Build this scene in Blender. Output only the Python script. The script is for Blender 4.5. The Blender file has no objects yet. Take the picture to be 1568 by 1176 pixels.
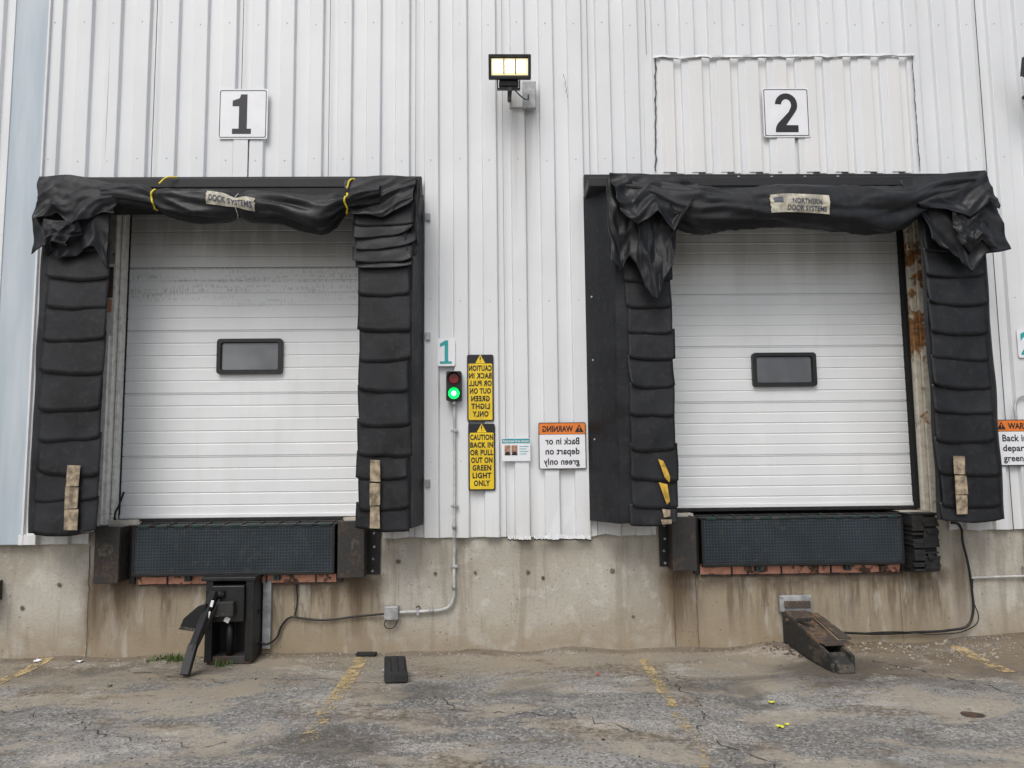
import bpy, bmesh, math, random
from mathutils import Matrix, Vector, noise
random.seed(7)
SC=bpy.context.scene
COL=bpy.context.collection
def nz(x,y=0,z=0): return noise.noise(Vector((x,y,z)))

# ------------------------------------------------------------ materials
class MB:
    def __init__(s,name,rough=0.6,metal=0.0,spec=None):
        s.m=bpy.data.materials.new(name); s.m.use_nodes=True
        s.nt=s.m.node_tree; s.b=s.nt.nodes["Principled BSDF"]
        s.b.inputs["Roughness"].default_value=rough; s.b.inputs["Metallic"].default_value=metal
        if spec is not None: s.b.inputs["Specular IOR Level"].default_value=spec
        tc=s.nt.nodes.new("ShaderNodeTexCoord"); s.co=tc.outputs["Object"]
        sp=s.nt.nodes.new("ShaderNodeSeparateXYZ"); s.nt.links.new(s.co,sp.inputs[0])
        s.x,s.y,s.z=sp.outputs
    def put(s,sock,v):
        if hasattr(v,"is_output"): s.nt.links.new(v,sock)
        elif isinstance(v,(tuple,list)):
            v=tuple(v); sock.default_value=v+(1,) if len(v)==3 and len(sock.default_value)==4 else v
        else: sock.default_value=v
    def map(s,scale=(1,1,1),loc=(0,0,0),src=None):
        n=s.nt.nodes.new("ShaderNodeMapping"); s.nt.links.new(src or s.co,n.inputs[0])
        n.inputs["Scale"].default_value=scale; n.inputs["Location"].default_value=loc; return n.outputs[0]
    def noise(s,scale,detail=4,vec=None,rough=0.55,dist=0):
        n=s.nt.nodes.new("ShaderNodeTexNoise"); s.nt.links.new(vec or s.co,n.inputs["Vector"])
        n.inputs["Scale"].default_value=scale; n.inputs["Detail"].default_value=min(detail,4)
        n.inputs["Roughness"].default_value=rough; n.inputs["Distortion"].default_value=dist
        return n.outputs["Fac"]
    def vor(s,scale,feature='F1',vec=None,out="Distance"):
        n=s.nt.nodes.new("ShaderNodeTexVoronoi"); n.feature=feature; s.nt.links.new(vec or s.co,n.inputs["Vector"])
        n.inputs["Scale"].default_value=scale; return n.outputs[out]
    def math(s,op,a,b=0.0,c=0.0,clamp=False):
        n=s.nt.nodes.new("ShaderNodeMath"); n.operation=op; n.use_clamp=clamp
        s.put(n.inputs[0],a); s.put(n.inputs[1],b)
        if op in('MULTIPLY_ADD','COMPARE'): s.put(n.inputs[2],c)
        return n.outputs[0]
    def rng(s,v,a,b,lo=0.0,hi=1.0,smooth=True):
        n=s.nt.nodes.new("ShaderNodeMapRange"); n.interpolation_type='SMOOTHSTEP' if smooth else 'LINEAR'
        s.put(n.inputs[0],v); n.inputs[1].default_value=a; n.inputs[2].default_value=b
        n.inputs[3].default_value=lo; n.inputs[4].default_value=hi; return n.outputs[0]
    def mix(s,f,a,b,mode='MIX'):
        n=s.nt.nodes.new("ShaderNodeMix"); n.data_type='RGBA'; n.blend_type=mode
        s.put(n.inputs[0],f); s.put(n.inputs[6],a); s.put(n.inputs[7],b); return n.outputs[2]
    def mul(s,*a):
        r=a[0]
        for q in a[1:]: r=s.math('MULTIPLY',r,q)
        return r
    def color(s,c): s.put(s.b.inputs["Base Color"],c)
    def rough(s,c): s.put(s.b.inputs["Roughness"],c)
    def bump(s,h,strength=0.3,dist=0.01):
        n=s.nt.nodes.new("ShaderNodeBump"); n.inputs["Strength"].default_value=strength; n.inputs["Distance"].default_value=dist
        s.put(n.inputs["Height"],h); s.nt.links.new(n.outputs[0],s.b.inputs["Normal"])

def plain(name,col,rough=0.6,metal=0.0,dirt=0.25,scale=9,bump=0.1,spec=None):
    m=MB(name,rough,metal,spec); n=m.noise(scale,4)
    dark=tuple(c*(1-dirt) for c in col); pale=tuple(min(1,c*(1+dirt*0.5)) for c in col)  # darker and paler tone of the base colour, blended by noise
    m.color(m.mix(m.rng(n,0.3,0.7),dark,pale))
    if bump>=0.2: m.bump(m.noise(scale*8,2),bump,0.004)
    return m.m
def emis(name,col,st,base=(0.8,0.8,0.8)):
    m=MB(name,0.4); m.color(base); m.b.inputs["Emission Color"].default_value=col+(1,); m.b.inputs["Emission Strength"].default_value=st; return m.m

def siding_mat(name,base,tint=(0.45,0.43,0.39)):
    m=MB(name,0.40)
    st=m.noise(1.0,4,m.map((9,9,0.35)),0.6)
    bl=m.noise(0.9,3)
    c=m.mix(m.rng(bl,0.3,0.75),base,tuple(v*0.93 for v in base))
    c=m.mix(m.mul(m.rng(st,0.55,0.8),0.16),c,tint)
    low=m.mul(m.rng(m.z,1.9,1.1),m.rng(st,0.35,0.7),0.28)
    c=m.mix(low,c,(0.45,0.40,0.33))
    lx=m.math('ABSOLUTE',m.math('SUBTRACT',m.x,0.28))
    lamp=m.mul(m.rng(lx,0.30,0.02),m.rng(m.z,3.6,5.6),m.rng(m.z,5.95,5.7),m.rng(st,0.25,0.65),0.5)
    c=m.mix(lamp,c,(0.30,0.27,0.23))
    ch=m.vor(2.4,'F1',m.map((1,1,0.5))); c=m.mix(m.mul(m.rng(ch,0.028,0.012),0.5),c,(0.28,0.26,0.24))
    m.color(c); return m.m
SIDE=siding_mat("white_metal_siding",(0.755,0.775,0.79))
PATCH=siding_mat("patch_siding",(0.765,0.77,0.765))
def strip_mat():
    m=MB("blue_grey_sheet",0.22); n=m.noise(1,4,m.map((5,5,0.5)))
    c=m.mix(m.rng(n,0.35,0.7),(0.42,0.49,0.55),(0.54,0.60,0.65))
    m.color(c); return m.m
STRIP=strip_mat()

def concrete_mat():
    m=MB("foundation_concrete",0.85)
    big=m.noise(1.1,4); med=m.noise(4.5,4,rough=0.65); fine=m.noise(45,3)
    st=m.noise(1.0,4,m.map((7,7,0.7)),0.65)
    c=m.mix(m.rng(big,0.3,0.7),(0.48,0.455,0.395),(0.37,0.335,0.275))
    c=m.mix(m.mul(m.rng(med,0.5,0.66),0.6),c,(0.58,0.555,0.50))
    c=m.mix(m.mul(m.rng(fine,0.52,0.75),0.4),c,(0.24,0.215,0.18))
    c=m.mix(m.mul(m.rng(st,0.50,0.66),0.45),c,(0.23,0.195,0.145))
    c=m.mix(m.mul(m.rng(m.z,1.15,0.95),m.rng(m.z,0.75,1.0),m.rng(st,0.3,0.6),0.35),c,(0.30,0.27,0.22))
    bot=m.mul(m.rng(m.z,0.50,0.02),m.rng(med,0.25,0.6),0.75)
    c=m.mix(bot,c,(0.29,0.225,0.145))
    rs=m.noise(1.0,4,m.map((8,8,0.9),(4,0,0)),0.7)
    wt=m.noise(1.0,4,m.map((5,5,1.2),(8,5,2)),0.65)
    for cx in (-2.62,3.12):
        d=m.math('ABSOLUTE',m.math('SUBTRACT',m.x,cx))
        msk=m.mul(m.rng(d,1.58,1.35),m.rng(m.z,0.82,0.72))
        c=m.mix(m.mul(msk,m.rng(big,0.15,0.5),0.8),c,(0.29,0.235,0.155))
        c=m.mix(m.mul(msk,m.rng(m.z,0.0,0.55),m.rng(rs,0.44,0.66),0.75),c,(0.11,0.075,0.048))
        c=m.mix(m.mul(msk,m.rng(m.z,0.50,0.70),m.rng(med,0.32,0.55),0.7),c,(0.095,0.068,0.05))
        c=m.mix(m.mul(msk,m.rng(wt,0.54,0.68),0.6),c,(0.48,0.45,0.39))
    for cx in (-4.02,-3.75,-1.42,1.78,1.97,4.25,4.70):
        d=m.math('ABSOLUTE',m.math('SUBTRACT',m.x,cx))
        c=m.mix(m.mul(m.rng(d,0.14,0.02),m.rng(m.z,-0.1,0.6),m.rng(st,0.25,0.55),m.rng(m.z,1.0,0.75),0.65),c,(0.13,0.085,0.05))
    pit=m.vor(14,'F1'); c=m.mix(m.mul(m.rng(pit,0.16,0.08),m.rng(med,0.48,0.56),0.7),c,(0.12,0.11,0.09))
    m.color(c)
    h=m.math('ADD',m.mul(med,0.6),m.mul(fine,0.4)); m.bump(h,0.55,0.02); return m.m
CONC=concrete_mat()

def ground_mat():
    m=MB("worn_asphalt",0.92,spec=0.2)
    spk=m.noise(75,2,rough=0.7); agg=m.vor(60,'F1',out="Color"); g2=m.noise(20,4,rough=0.7)
    big=m.noise(0.55,4,m.map((0.8,1.3,1)),0.6); med=m.noise(1.6,4,m.map((0.7,1.3,1)),0.65,0.6)
    sep=m.nt.nodes.new("ShaderNodeSeparateColor"); m.nt.links.new(agg,sep.inputs[0])
    c=m.mix(m.rng(big,0.38,0.62),(0.165,0.162,0.155),(0.29,0.285,0.27))
    c=m.mix(m.mul(m.rng(sep.outputs[0],0.70,0.85),0.55),c,(0.46,0.45,0.42))
    c=m.mix(m.mul(m.rng(sep.outputs[1],0.74,0.86),0.65),c,(0.065,0.065,0.063))
    c=m.mix(m.mul(m.rng(spk,0.5,0.75),0.45),c,(0.42,0.40,0.36))
    c=m.mix(m.mul(m.rng(g2,0.46,0.30),0.5),c,(0.10,0.095,0.088))
    sand=m.rng(med,0.48,0.60); c=m.mix(m.mul(sand,m.rng(g2,0.2,0.55),0.8),c,(0.375,0.33,0.262))
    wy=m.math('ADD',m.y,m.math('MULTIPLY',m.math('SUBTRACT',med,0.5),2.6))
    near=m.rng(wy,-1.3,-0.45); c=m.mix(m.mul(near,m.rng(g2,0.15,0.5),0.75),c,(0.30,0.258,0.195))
    br=m.noise(0.8,4,m.map((1,1.9,1),(3,7,0)),0.62,0.5); c=m.mix(m.mul(m.rng(br,0.52,0.62),m.rng(g2,0.65,0.35),0.95),c,(0.14,0.108,0.075))
    dk=m.noise(0.7,4,m.map((1,1.6,1),(13,4,0)),0.65,0.4); c=m.mix(m.mul(m.rng(dk,0.54,0.66),0.55),c,(0.085,0.078,0.068))
    mud=m.mul(m.rng(m.x,2.6,4.2),m.rng(m.y,-1.8,-0.5),m.rng(med,0.3,0.5)); c=m.mix(m.mul(mud,0.65),c,(0.17,0.13,0.09))
    rx=m.math('SUBTRACT',m.x,3.1); ry=m.math('ADD',m.y,0.75)
    rr=m.math('SQRT',m.math('ADD',m.mul(rx,rx,0.35),m.mul(ry,ry)))
    rr=m.math('ADD',rr,m.math('MULTIPLY',m.math('SUBTRACT',med,0.5),0.8))
    c=m.mix(m.mul(m.rng(rr,0.6,0.15),0.75),c,(0.075,0.062,0.048))
    wp=m.noise(1.1,4,m.map((0.8,1.5,1),(9,1,0)),0.72); c=m.mix(m.mul(m.rng(wp,0.56,0.62),m.rng(spk,0.42,0.58),0.6),c,(0.54,0.52,0.48))
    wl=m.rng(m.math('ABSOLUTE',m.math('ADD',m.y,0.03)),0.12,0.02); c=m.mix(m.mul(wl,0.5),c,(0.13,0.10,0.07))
    m.color(c)
    h=m.math('ADD',m.mul(spk,0.5),m.mul(g2,0.5)); m.bump(h,0.75,0.02); return m.m
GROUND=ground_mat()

def paint_mat(name,col,wear):
    m=MB(name,0.75); n=m.noise(6,4,rough=0.75); n2=m.noise(42,3)
    m.color(m.mix(m.rng(n2,0.35,0.7),col,tuple(v*0.7 for v in col)))
    a=m.math('ADD',m.mul(n,0.58),m.mul(n2,0.42)); a=m.math('ADD',a,m.rng(m.y,-2.4,-0.6,-0.045,0.02))
    m.put(m.b.inputs["Alpha"],m.rng(a,wear,wear+0.07,0.0,0.9)); return m.m
YLINE=paint_mat("worn_yellow_paint",(0.62,0.475,0.235),0.475)

def vinyl_mat():
    m=MB("black_vinyl",0.5,spec=0.35)
    n=m.noise(2.2,4,rough=0.6); n2=m.noise(18,4)
    c=m.mix(m.rng(n,0.35,0.7),(0.007,0.0078,0.0095),(0.018,0.0197,0.0235))
    c=m.mix(m.mul(m.rng(n2,0.52,0.75),0.3),c,(0.052,0.051,0.049)); m.color(c)
    m.rough(m.rng(n,0.3,0.7,0.42,0.66)); m.bump(m.math('ADD',m.mul(n2,0.3),m.noise(5,3)),0.3,0.02); return m.m
VINYL=vinyl_mat()
VINYL2=plain("black_vinyl_dull",(0.011,0.012,0.014),0.6,0,0.4,4,0.3)

def door_mat(name,dirty):
    m=MB(name,0.36)
    st=m.noise(1,4,m.map((4,4,0.5)),0.6); n=m.noise(1.5,3)
    c=m.mix(m.rng(n,0.3,0.7),(0.80,0.82,0.83),(0.74,0.76,0.77))
    c=m.mix(m.mul(m.rng(st,0.5,0.75),0.15),c,(0.50,0.49,0.46))
    if dirty:
        hz=m.noise(1,4,m.map((1.6,1.6,22)),0.6); sp=m.noise(55,3,m.map((1,1,0.35)))
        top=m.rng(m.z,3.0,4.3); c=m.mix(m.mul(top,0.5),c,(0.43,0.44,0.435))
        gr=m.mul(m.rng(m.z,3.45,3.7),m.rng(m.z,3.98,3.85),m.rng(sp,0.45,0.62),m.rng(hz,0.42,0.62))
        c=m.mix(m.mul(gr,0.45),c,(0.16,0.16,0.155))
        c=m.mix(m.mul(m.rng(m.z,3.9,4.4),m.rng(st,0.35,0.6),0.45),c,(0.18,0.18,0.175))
        jl=m.mul(m.rng(m.math('ABSOLUTE',m.math('SUBTRACT',m.z,3.95)),0.02,0.0),m.rng(sp,0.3,0.6),0.6); c=m.mix(jl,c,(0.12,0.12,0.11))
    else:
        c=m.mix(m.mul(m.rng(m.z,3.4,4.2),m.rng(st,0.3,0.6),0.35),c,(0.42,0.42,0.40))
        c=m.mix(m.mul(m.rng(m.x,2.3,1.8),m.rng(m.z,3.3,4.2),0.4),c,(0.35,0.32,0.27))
    m.color(c); return m.m
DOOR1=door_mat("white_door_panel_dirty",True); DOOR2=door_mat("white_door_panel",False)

def rusty(name,paint,rust,amt,scale=3,rough=0.6,metal=0.0):
    m=MB(name,rough,metal); n=m.noise(scale,4,rough=0.7); f=m.noise(scale*7,4)
    rc=m.mix(m.rng(f,0.35,0.65),rust,tuple(v*0.45 for v in rust))
    pc=m.mix(m.rng(f,0.4,0.7),paint,tuple(v*0.75 for v in paint))
    m.color(m.mix(m.rng(n,amt,amt+0.06),pc,rc)); m.bump(m.math('ADD',n,m.mul(f,0.5)),0.35,0.006); return m.m
JAMB=rusty("rusty_white_jamb",(0.82,0.81,0.77),(0.24,0.11,0.05),0.64,2.2)
JAMBG=rusty("weathered_grey_angle",(0.36,0.36,0.34),(0.20,0.085,0.04),0.56,2.0)
JAMBR=rusty("rusty_cream_jamb",(0.74,0.69,0.57),(0.42,0.20,0.07),0.51,2.4)
BEAM=rusty("faded_red_beam",(0.64,0.31,0.215),(0.13,0.065,0.04),0.52,3.5)
BUMP=rusty("bumper_steel_face",(0.030,0.028,0.027),(0.060,0.042,0.032),0.50,4,0.6)
BLK=plain("black_painted_steel",(0.012,0.012,0.013),0.42,0,0.4,8,0.2)
BLKD=plain("dark_interior",(0.006,0.006,0.007),0.9)
DUSTY=rusty("dusty_black_steel",(0.028,0.028,0.027),(0.10,0.085,0.065),0.50,5,0.7)
RUBBER=plain("black_rubber",(0.018,0.0175,0.0175),0.8,0,0.5,14,0.6)
GALV=plain("galvanised_steel",(0.42,0.43,0.44),0.45,0.3,0.3,10,0.1)
CONDUIT=plain("grey_conduit",(0.55,0.55,0.54),0.45,0,0.25,10,0.1)
TEAL=plain("teal_ink",(0.02,0.36,0.37),0.5,0,0.1)
WHITE=plain("white_sign_board",(0.82,0.83,0.86),0.35,0,0.04,6,0.02)
INK=plain("black_ink",(0.012,0.012,0.015),0.45,0,0.1)
YEL=plain("yellow_sign_face",(0.82,0.58,0.02),0.4,0,0.12,7,0.03)
ORG=plain("orange_sign_header",(0.78,0.21,0.03),0.4,0,0.1)
TAPE=plain("faded_tape",(0.36,0.29,0.20),0.7,0,0.6,16,0.2)
TAPEY=plain("yellow_tape",(0.60,0.38,0.05),0.6,0,0.5,14,0.2)
STRAP=plain("yellow_strap",(0.78,0.62,0.04),0.6,0,0.1)
CORD=plain("grey_cord",(0.35,0.34,0.31),0.7)
LABEL=plain("dirty_label",(0.50,0.47,0.38),0.6,0,0.45,12,0.1)
LABELINK=plain("label_ink",(0.07,0.08,0.11),0.6)
RUST=rusty("rusted_steel",(0.045,0.042,0.040),(0.14,0.075,0.045),0.46,6,0.65)
WORN=rusty("worn_brown_steel",(0.075,0.060,0.050),(0.19,0.125,0.085),0.48,6,0.55)
GREENP=plain("dark_green_paint",(0.012,0.035,0.032),0.5,0,0.3)
CAULK=plain("dark_seam",(0.12,0.12,0.12),0.8,0,0.3)
STAIN=plain("joint_stain",(0.17,0.135,0.10),0.85,0,0.5)
SCREW=plain("screw_head",(0.32,0.32,0.32),0.5)
STONE=plain("gravel_stone",(0.36,0.33,0.28),0.9,0,0.6,6,0.3)
WEED=plain("weed_green",(0.09,0.15,0.035),0.7,0,0.4,20)
SKIN=plain("photo_print",(0.42,0.24,0.16),0.5,0,0.4,30); BLUEP=plain("poster_teal",(0.03,0.30,0.33),0.5)
def crack_mat():
    m=MB("crack_dark",0.9); m.color((0.05,0.046,0.04)); n=m.noise(9,3); m.put(m.b.inputs["Alpha"],m.rng(n,0.38,0.58,0.0,0.85)); return m.m  # dark crack colour, broken up by noise in the alpha
TAR=crack_mat(); BITS=plain("dark_bits",(0.04,0.037,0.033),0.9)
def glass_mat():
    m=MB("dark_glass",0.05); m.color(m.mix(m.rng(m.noise(1.6,2),0.35,0.65),(0.085,0.093,0.105),(0.165,0.178,0.195))); m.b.inputs["Specular IOR Level"].default_value=0.8; return m.m
GLASS=glass_mat()
def lip_mat():
    m=MB("diamond_plate_steel",0.40,0.0,0.55)
    k=105
    a=m.math('SINE',m.mul(m.math('ADD',m.x,m.z),k)); b=m.math('SINE',m.mul(m.math('SUBTRACT',m.x,m.z),k))
    p=m.mul(a,b); d1=m.rng(p,0.30,0.62); d2=m.rng(p,-0.30,-0.62)
    dots=m.math('ADD',d1,m.mul(d2,0.55))
    n=m.noise(2.5,4); f=m.noise(14,4)
    c=m.mix(m.rng(n,0.35,0.7),(0.013,0.022,0.030),(0.026,0.040,0.052))
    c=m.mix(m.mul(d1,0.8),c,(0.004,0.005,0.006)); c=m.mix(m.mul(d2,0.30),c,(0.065,0.085,0.10))
    c=m.mix(m.mul(m.rng(f,0.56,0.75),0.45),c,(0.085,0.07,0.055)); m.color(c)
    m.bump(dots,0.9,0.006); return m.m
LIP=lip_mat()
LED=emis("lit_led",(1.0,0.92,0.70),7.0); LEDR=emis("led_reflector",(1.0,0.82,0.45),0.75,(0.5,0.45,0.3))
GRN=emis("green_lens_lit",(0.0,1.0,0.10),2.6,(0.0,0.4,0.05)); GRNC=emis("green_lens_core",(0.35,1.0,0.42),3.5)
REDL=plain("red_lens_unlit",(0.22,0.008,0.012),0.25,0,0.3,30)

# ------------------------------------------------------------ mesh helpers
def empty(name,loc=(0,0,0)):
    e=bpy.data.objects.new(name,None); COL.objects.link(e); e.empty_display_size=0.1; return e
def mesh(name,verts,faces,mat,parent=None,smooth=False):
    me=bpy.data.meshes.new(name); me.from_pydata([tuple(v) for v in verts],[],faces); me.materials.append(mat)
    if smooth: me.polygons.foreach_set("use_smooth",[True]*len(me.polygons))
    me.update(); o=bpy.data.objects.new(name,me); COL.objects.link(o)
    if parent: o.parent=parent
    return o
def frombm(name,bm,mat,parent,smooth=False):
    bmesh.ops.recalc_face_normals(bm,faces=bm.faces)
    me=bpy.data.meshes.new(name); bm.to_mesh(me); bm.free(); me.materials.append(mat)
    if smooth: me.polygons.foreach_set("use_smooth",[True]*len(me.polygons))
    o=bpy.data.objects.new(name,me); COL.objects.link(o)
    if parent: o.parent=parent
    return o
def box(name,x0,x1,y0,y1,z0,z1,mat,parent=None,bev=0.004,rot=None):
    bm=bmesh.new(); bmesh.ops.create_cube(bm,size=1)
    for v in bm.verts: v.co=Vector(((v.co.x)*(x1-x0),(v.co.y)*(y1-y0),(v.co.z)*(z1-z0)))
    if bev: bmesh.ops.bevel(bm,geom=bm.edges[:],offset=bev,segments=2,affect='EDGES',profile=0.5)
    M=Matrix.Translation(((x0+x1)/2,(y0+y1)/2,(z0+z1)/2))
    if rot: M=M@rot.to_4x4()
    bm.transform(M); return frombm(name,bm,mat,parent)
def prism(name,pts,y0,y1,mat,parent=None,bev=0):
    bm=bmesh.new(); f=bm.faces.new([bm.verts.new((x,y0,z)) for x,z in pts])
    r=bmesh.ops.extrude_face_region(bm,geom=[f])
    for v in r["geom"]:
        if isinstance(v,bmesh.types.BMVert): v.co.y=y1
    if bev: bmesh.ops.bevel(bm,geom=bm.edges[:],offset=bev,segments=1,affect='EDGES')
    return frombm(name,bm,mat,parent)
def rrect(x0,x1,z0,z1,r,n=5):
    p=[]
    for cx,cz,a0 in((x1-r,z1-r,0),(x0+r,z1-r,90),(x0+r,z0+r,180),(x1-r,z0+r,270)):
        for i in range(n+1):
            a=math.radians(a0+90*i/n); p.append((cx+r*math.cos(a),cz+r*math.sin(a)))
    return p
def ring(name,outer,inner,y0,y1,mat,parent):
    n=len(outer); V=[];F=[]
    for y in(y0,y1):
        V+= [(x,y,z) for x,z in outer]; V+=[(x,y,z) for x,z in inner]
    for i in range(n):
        j=(i+1)%n
        F.append((i,j,n+j,n+i)); F.append((2*n+i,3*n+i,3*n+j,2*n+j)); F.append((i,2*n+i,2*n+j,j)); F.append((n+i,n+j,3*n+j,3*n+i))
    return mesh(name,V,F,mat,parent)
def cyl(name,p0,p1,r,mat,parent=None,seg=16,r2=None):
    p0=Vector(p0);p1=Vector(p1); d=p1-p0; bm=bmesh.new()
    bmesh.ops.create_cone(bm,cap_ends=True,segments=seg,radius1=r,radius2=r if r2 is None else r2,depth=d.length)
    bm.transform(Matrix.Translation((p0+p1)/2)@d.to_track_quat('Z','Y').to_matrix().to_4x4())
    o=frombm(name,bm,mat,parent)
    for p in o.data.polygons: p.use_smooth=len(p.vertices)==4
    return o
def tube(name,pts,r,mat,parent=None,smooth=True):
    cu=bpy.data.curves.new(name,'CURVE'); cu.dimensions='3D'; cu.bevel_depth=r; cu.bevel_resolution=3; cu.resolution_u=8
    if smooth:
        s=cu.splines.new('BEZIER'); s.bezier_points.add(len(pts)-1)
        for b,p in zip(s.bezier_points,pts): b.co=p; b.handle_left_type='AUTO'; b.handle_right_type='AUTO'
    else:
        s=cu.splines.new('POLY'); s.points.add(len(pts)-1)
        for b,p in zip(s.points,pts): b.co=tuple(p)+(1,)
    cu.materials.append(mat); o=bpy.data.objects.new(name,cu); COL.objects.link(o)
    if parent: o.parent=parent
    return o
def bar(name,p0,p1,w,t,mat,parent,up=Vector((0,0,1))):
    p0=Vector(p0);p1=Vector(p1);d=(p1-p0); L=d.length; z=d.normalized(); x=up.cross(z)
    if x.length<1e-3: x=Vector((1,0,0))
    x.normalize(); y=z.cross(x); bm=bmesh.new(); bmesh.ops.create_cube(bm,size=1)
    for v in bm.verts: v.co=Vector((v.co.x*w,v.co.y*t,v.co.z*L))
    bmesh.ops.bevel(bm,geom=bm.edges[:],offset=min(w,t)*0.12,segments=1,affect='EDGES')
    R=Matrix((x,y,z)).transposed().to_4x4(); bm.transform(Matrix.Translation((p0+p1)/2)@R); return frombm(name,bm,mat,parent)
def textmesh(body,offset=0.0,spacing=1.0):
    cu=bpy.data.curves.new("tmp","FONT"); cu.body=body; cu.size=1; cu.offset=offset; cu.space_character=spacing; cu.align_x='CENTER'; cu.resolution_u=4
    o=bpy.data.objects.new("tmp",cu); COL.objects.link(o); bpy.context.view_layer.update()
    me=bpy.data.meshes.new_from_object(o.evaluated_get(bpy.context.evaluated_depsgraph_get()))
    V=[v.co.copy() for v in me.vertices]; F=[tuple(p.vertices) for p in me.polygons]
    bpy.data.objects.remove(o); bpy.data.curves.remove(cu); bpy.data.meshes.remove(me)
    x0=min(v.x for v in V);x1=max(v.x for v in V);y0=min(v.y for v in V);y1=max(v.y for v in V)
    return [((v.x-x0)/(x1-x0),(v.y-y0)/(y1-y0)) for v in V],F
def text(name,body,x0,x1,z0,z1,y,mat,parent,mirror=False,offset=0.02,spacing=1.0):
    uv,F=textmesh(body,offset,spacing); V=[]
    for u,v in uv:
        if mirror: u=1-u
        V.append((x0+(x1-x0)*u,y,z0+(z1-z0)*v))
    return mesh(name,V,F,mat,parent)
def bolts(name,pts,r,mat,parent,ax=(0,-1,0),h=0.012):
    bm=bmesh.new()
    for p in pts:
        b=bmesh.ops.create_cone(bm,cap_ends=True,segments=8,radius1=r,radius2=r*0.8,depth=h)
        M=Matrix.Translation(Vector(p)+Vector(ax)*h/2)@Vector(ax).to_track_quat('Z','Y').to_matrix().to_4x4()
        for v in b["verts"]: v.co=M@v.co
    return frombm(name,bm,mat,parent)
def lerp_pts(P,t):
    n=len(P)-1; f=min(max(t,0),0.99999)*n; i=int(f); f-=i
    return tuple(a+(b-a)*f for a,b in zip(P[i],P[i+1]))
def catmull(P,t):
    n=len(P)-1; f=min(max(t,0),0.99999)*n; i=int(f); f-=i
    g=lambda k:P[min(max(k,0),n)]
    return tuple(0.5*((2*b)+(-a+c)*f+(2*a-5*b+4*c-d)*f*f+(-a+3*b-3*c+d)*f**3) for a,b,c,d in zip(g(i-1),g(i),g(i+1),g(i+2)))

# ------------------------------------------------------------ ground
def gh(x,y):
    h=0.014*nz(x*0.9,y*0.9,3)+0.007*nz(x*3,y*3,1)+0.004*nz(x*9,y*9,4)-0.004
    h+=0.10*math.exp(-((x-5.4)/0.9)**2-((y-0.1)/0.45)**2)+0.025*math.exp(-((y-0.05)/0.18)**2)*(1+1.5*nz(x*2,0,9))
    h+=0.05*math.exp(-((x-2.75)/0.25)**2-((y+0.15)/0.25)**2)
    h-=0.035*math.exp(-((x-3.55)/0.16)**2-((y+1.87)/0.12)**2)
    for (px,py,pr) in((-2.0,-2.25,0.35),(0.1,-2.2,0.3),(-0.3,-1.5,0.25)): h-=0.025*math.exp(-((x-px)/pr)**2-((y-py)/(pr*.5))**2)
    return h
def axis(a,b,step,far):
    L=[a+i*step for i in range(int((b-a)/step)+1)]
    return [-far,-far/4,-far/12,a-6,a-2]+L+[L[-1]+2,L[-1]+6,far/12,far/4,far]
xs=sorted(set(axis(-6.5,6.5,0.04,240))); ys=sorted(set(axis(-4.5,0.2,0.04,240)))
V=[(x,y,gh(x,y) if abs(x)<7 and -5<y<0.5 else -0.004) for y in ys for x in xs]; nx=len(xs)
F=[(j*nx+i,j*nx+i+1,(j+1)*nx+i+1,(j+1)*nx+i) for j in range(len(ys)-1) for i in range(nx-1)]
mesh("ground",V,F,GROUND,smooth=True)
def line(name,pts,w,mat,wob=0.0,up=0.006,n=80):
    L=[];F=[]; sm=[lerp_pts(pts,i/n) for i in range(n+1)]
    for i,(xc,y) in enumerate(sm):
        a=sm[max(i-1,0)]; b=sm[min(i+1,n)]; d=Vector((b[0]-a[0],b[1]-a[1])).normalized(); q=Vector((-d.y,d.x))
        o=wob*nz(i*0.23,pts[0][0],3)+wob*.4*nz(i*.8,pts[0][1],1); ww=w*(1+(0.7*nz(i*.5,1,2) if wob else 0))
        for k in range(7):
            s=o-ww/2+ww*k/6; x=xc+q.x*s; yy=y+q.y*s; L.append((x,yy,gh(x,yy)+up))
    for i in range(n):
        for k in range(6): F.append((i*7+k,i*7+k+1,i*7+k+8,i*7+k+7))
    return mesh(name,L,F,mat)
line("parking_line",[(-1.33,-0.10),(-1.33,-2.2)],0.125,YLINE); line("parking_line",[(1.38,-0.30),(1.30,-2.9)],0.095,YLINE)
line("parking_line",[(-4.40,-0.02),(-4.45,-1.2)],0.13,YLINE); line("parking_line",[(4.50,-0.12),(4.50,-0.9)],0.13,YLINE)
line("asphalt_crack",[(3.55,-0.45),(3.75,-0.9),(4.3,-1.6),(5.2,-2.6)],0.022,TAR,0.10,0.004)
line("asphalt_crack",[(1.45,-0.9),(1.6,-1.5),(1.45,-2.1),(1.75,-2.9)],0.014,TAR,0.10,0.004)
line("asphalt_crack",[(-0.6,-1.2),(-0.2,-1.7),(0.5,-1.75),(1.0,-2.2)],0.012,TAR,0.10,0.004)
line("asphalt_crack",[(-4.2,-1.4),(-3.3,-1.55),(-2.7,-2.1),(-1.9,-2.2)],0.012,TAR,0.12,0.004)
line("asphalt_crack",[(-3.4,-0.4),(-2.4,-0.8),(-1.6,-0.75),(-0.7,-1.0)],0.010,TAR,0.10,0.004)

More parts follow.
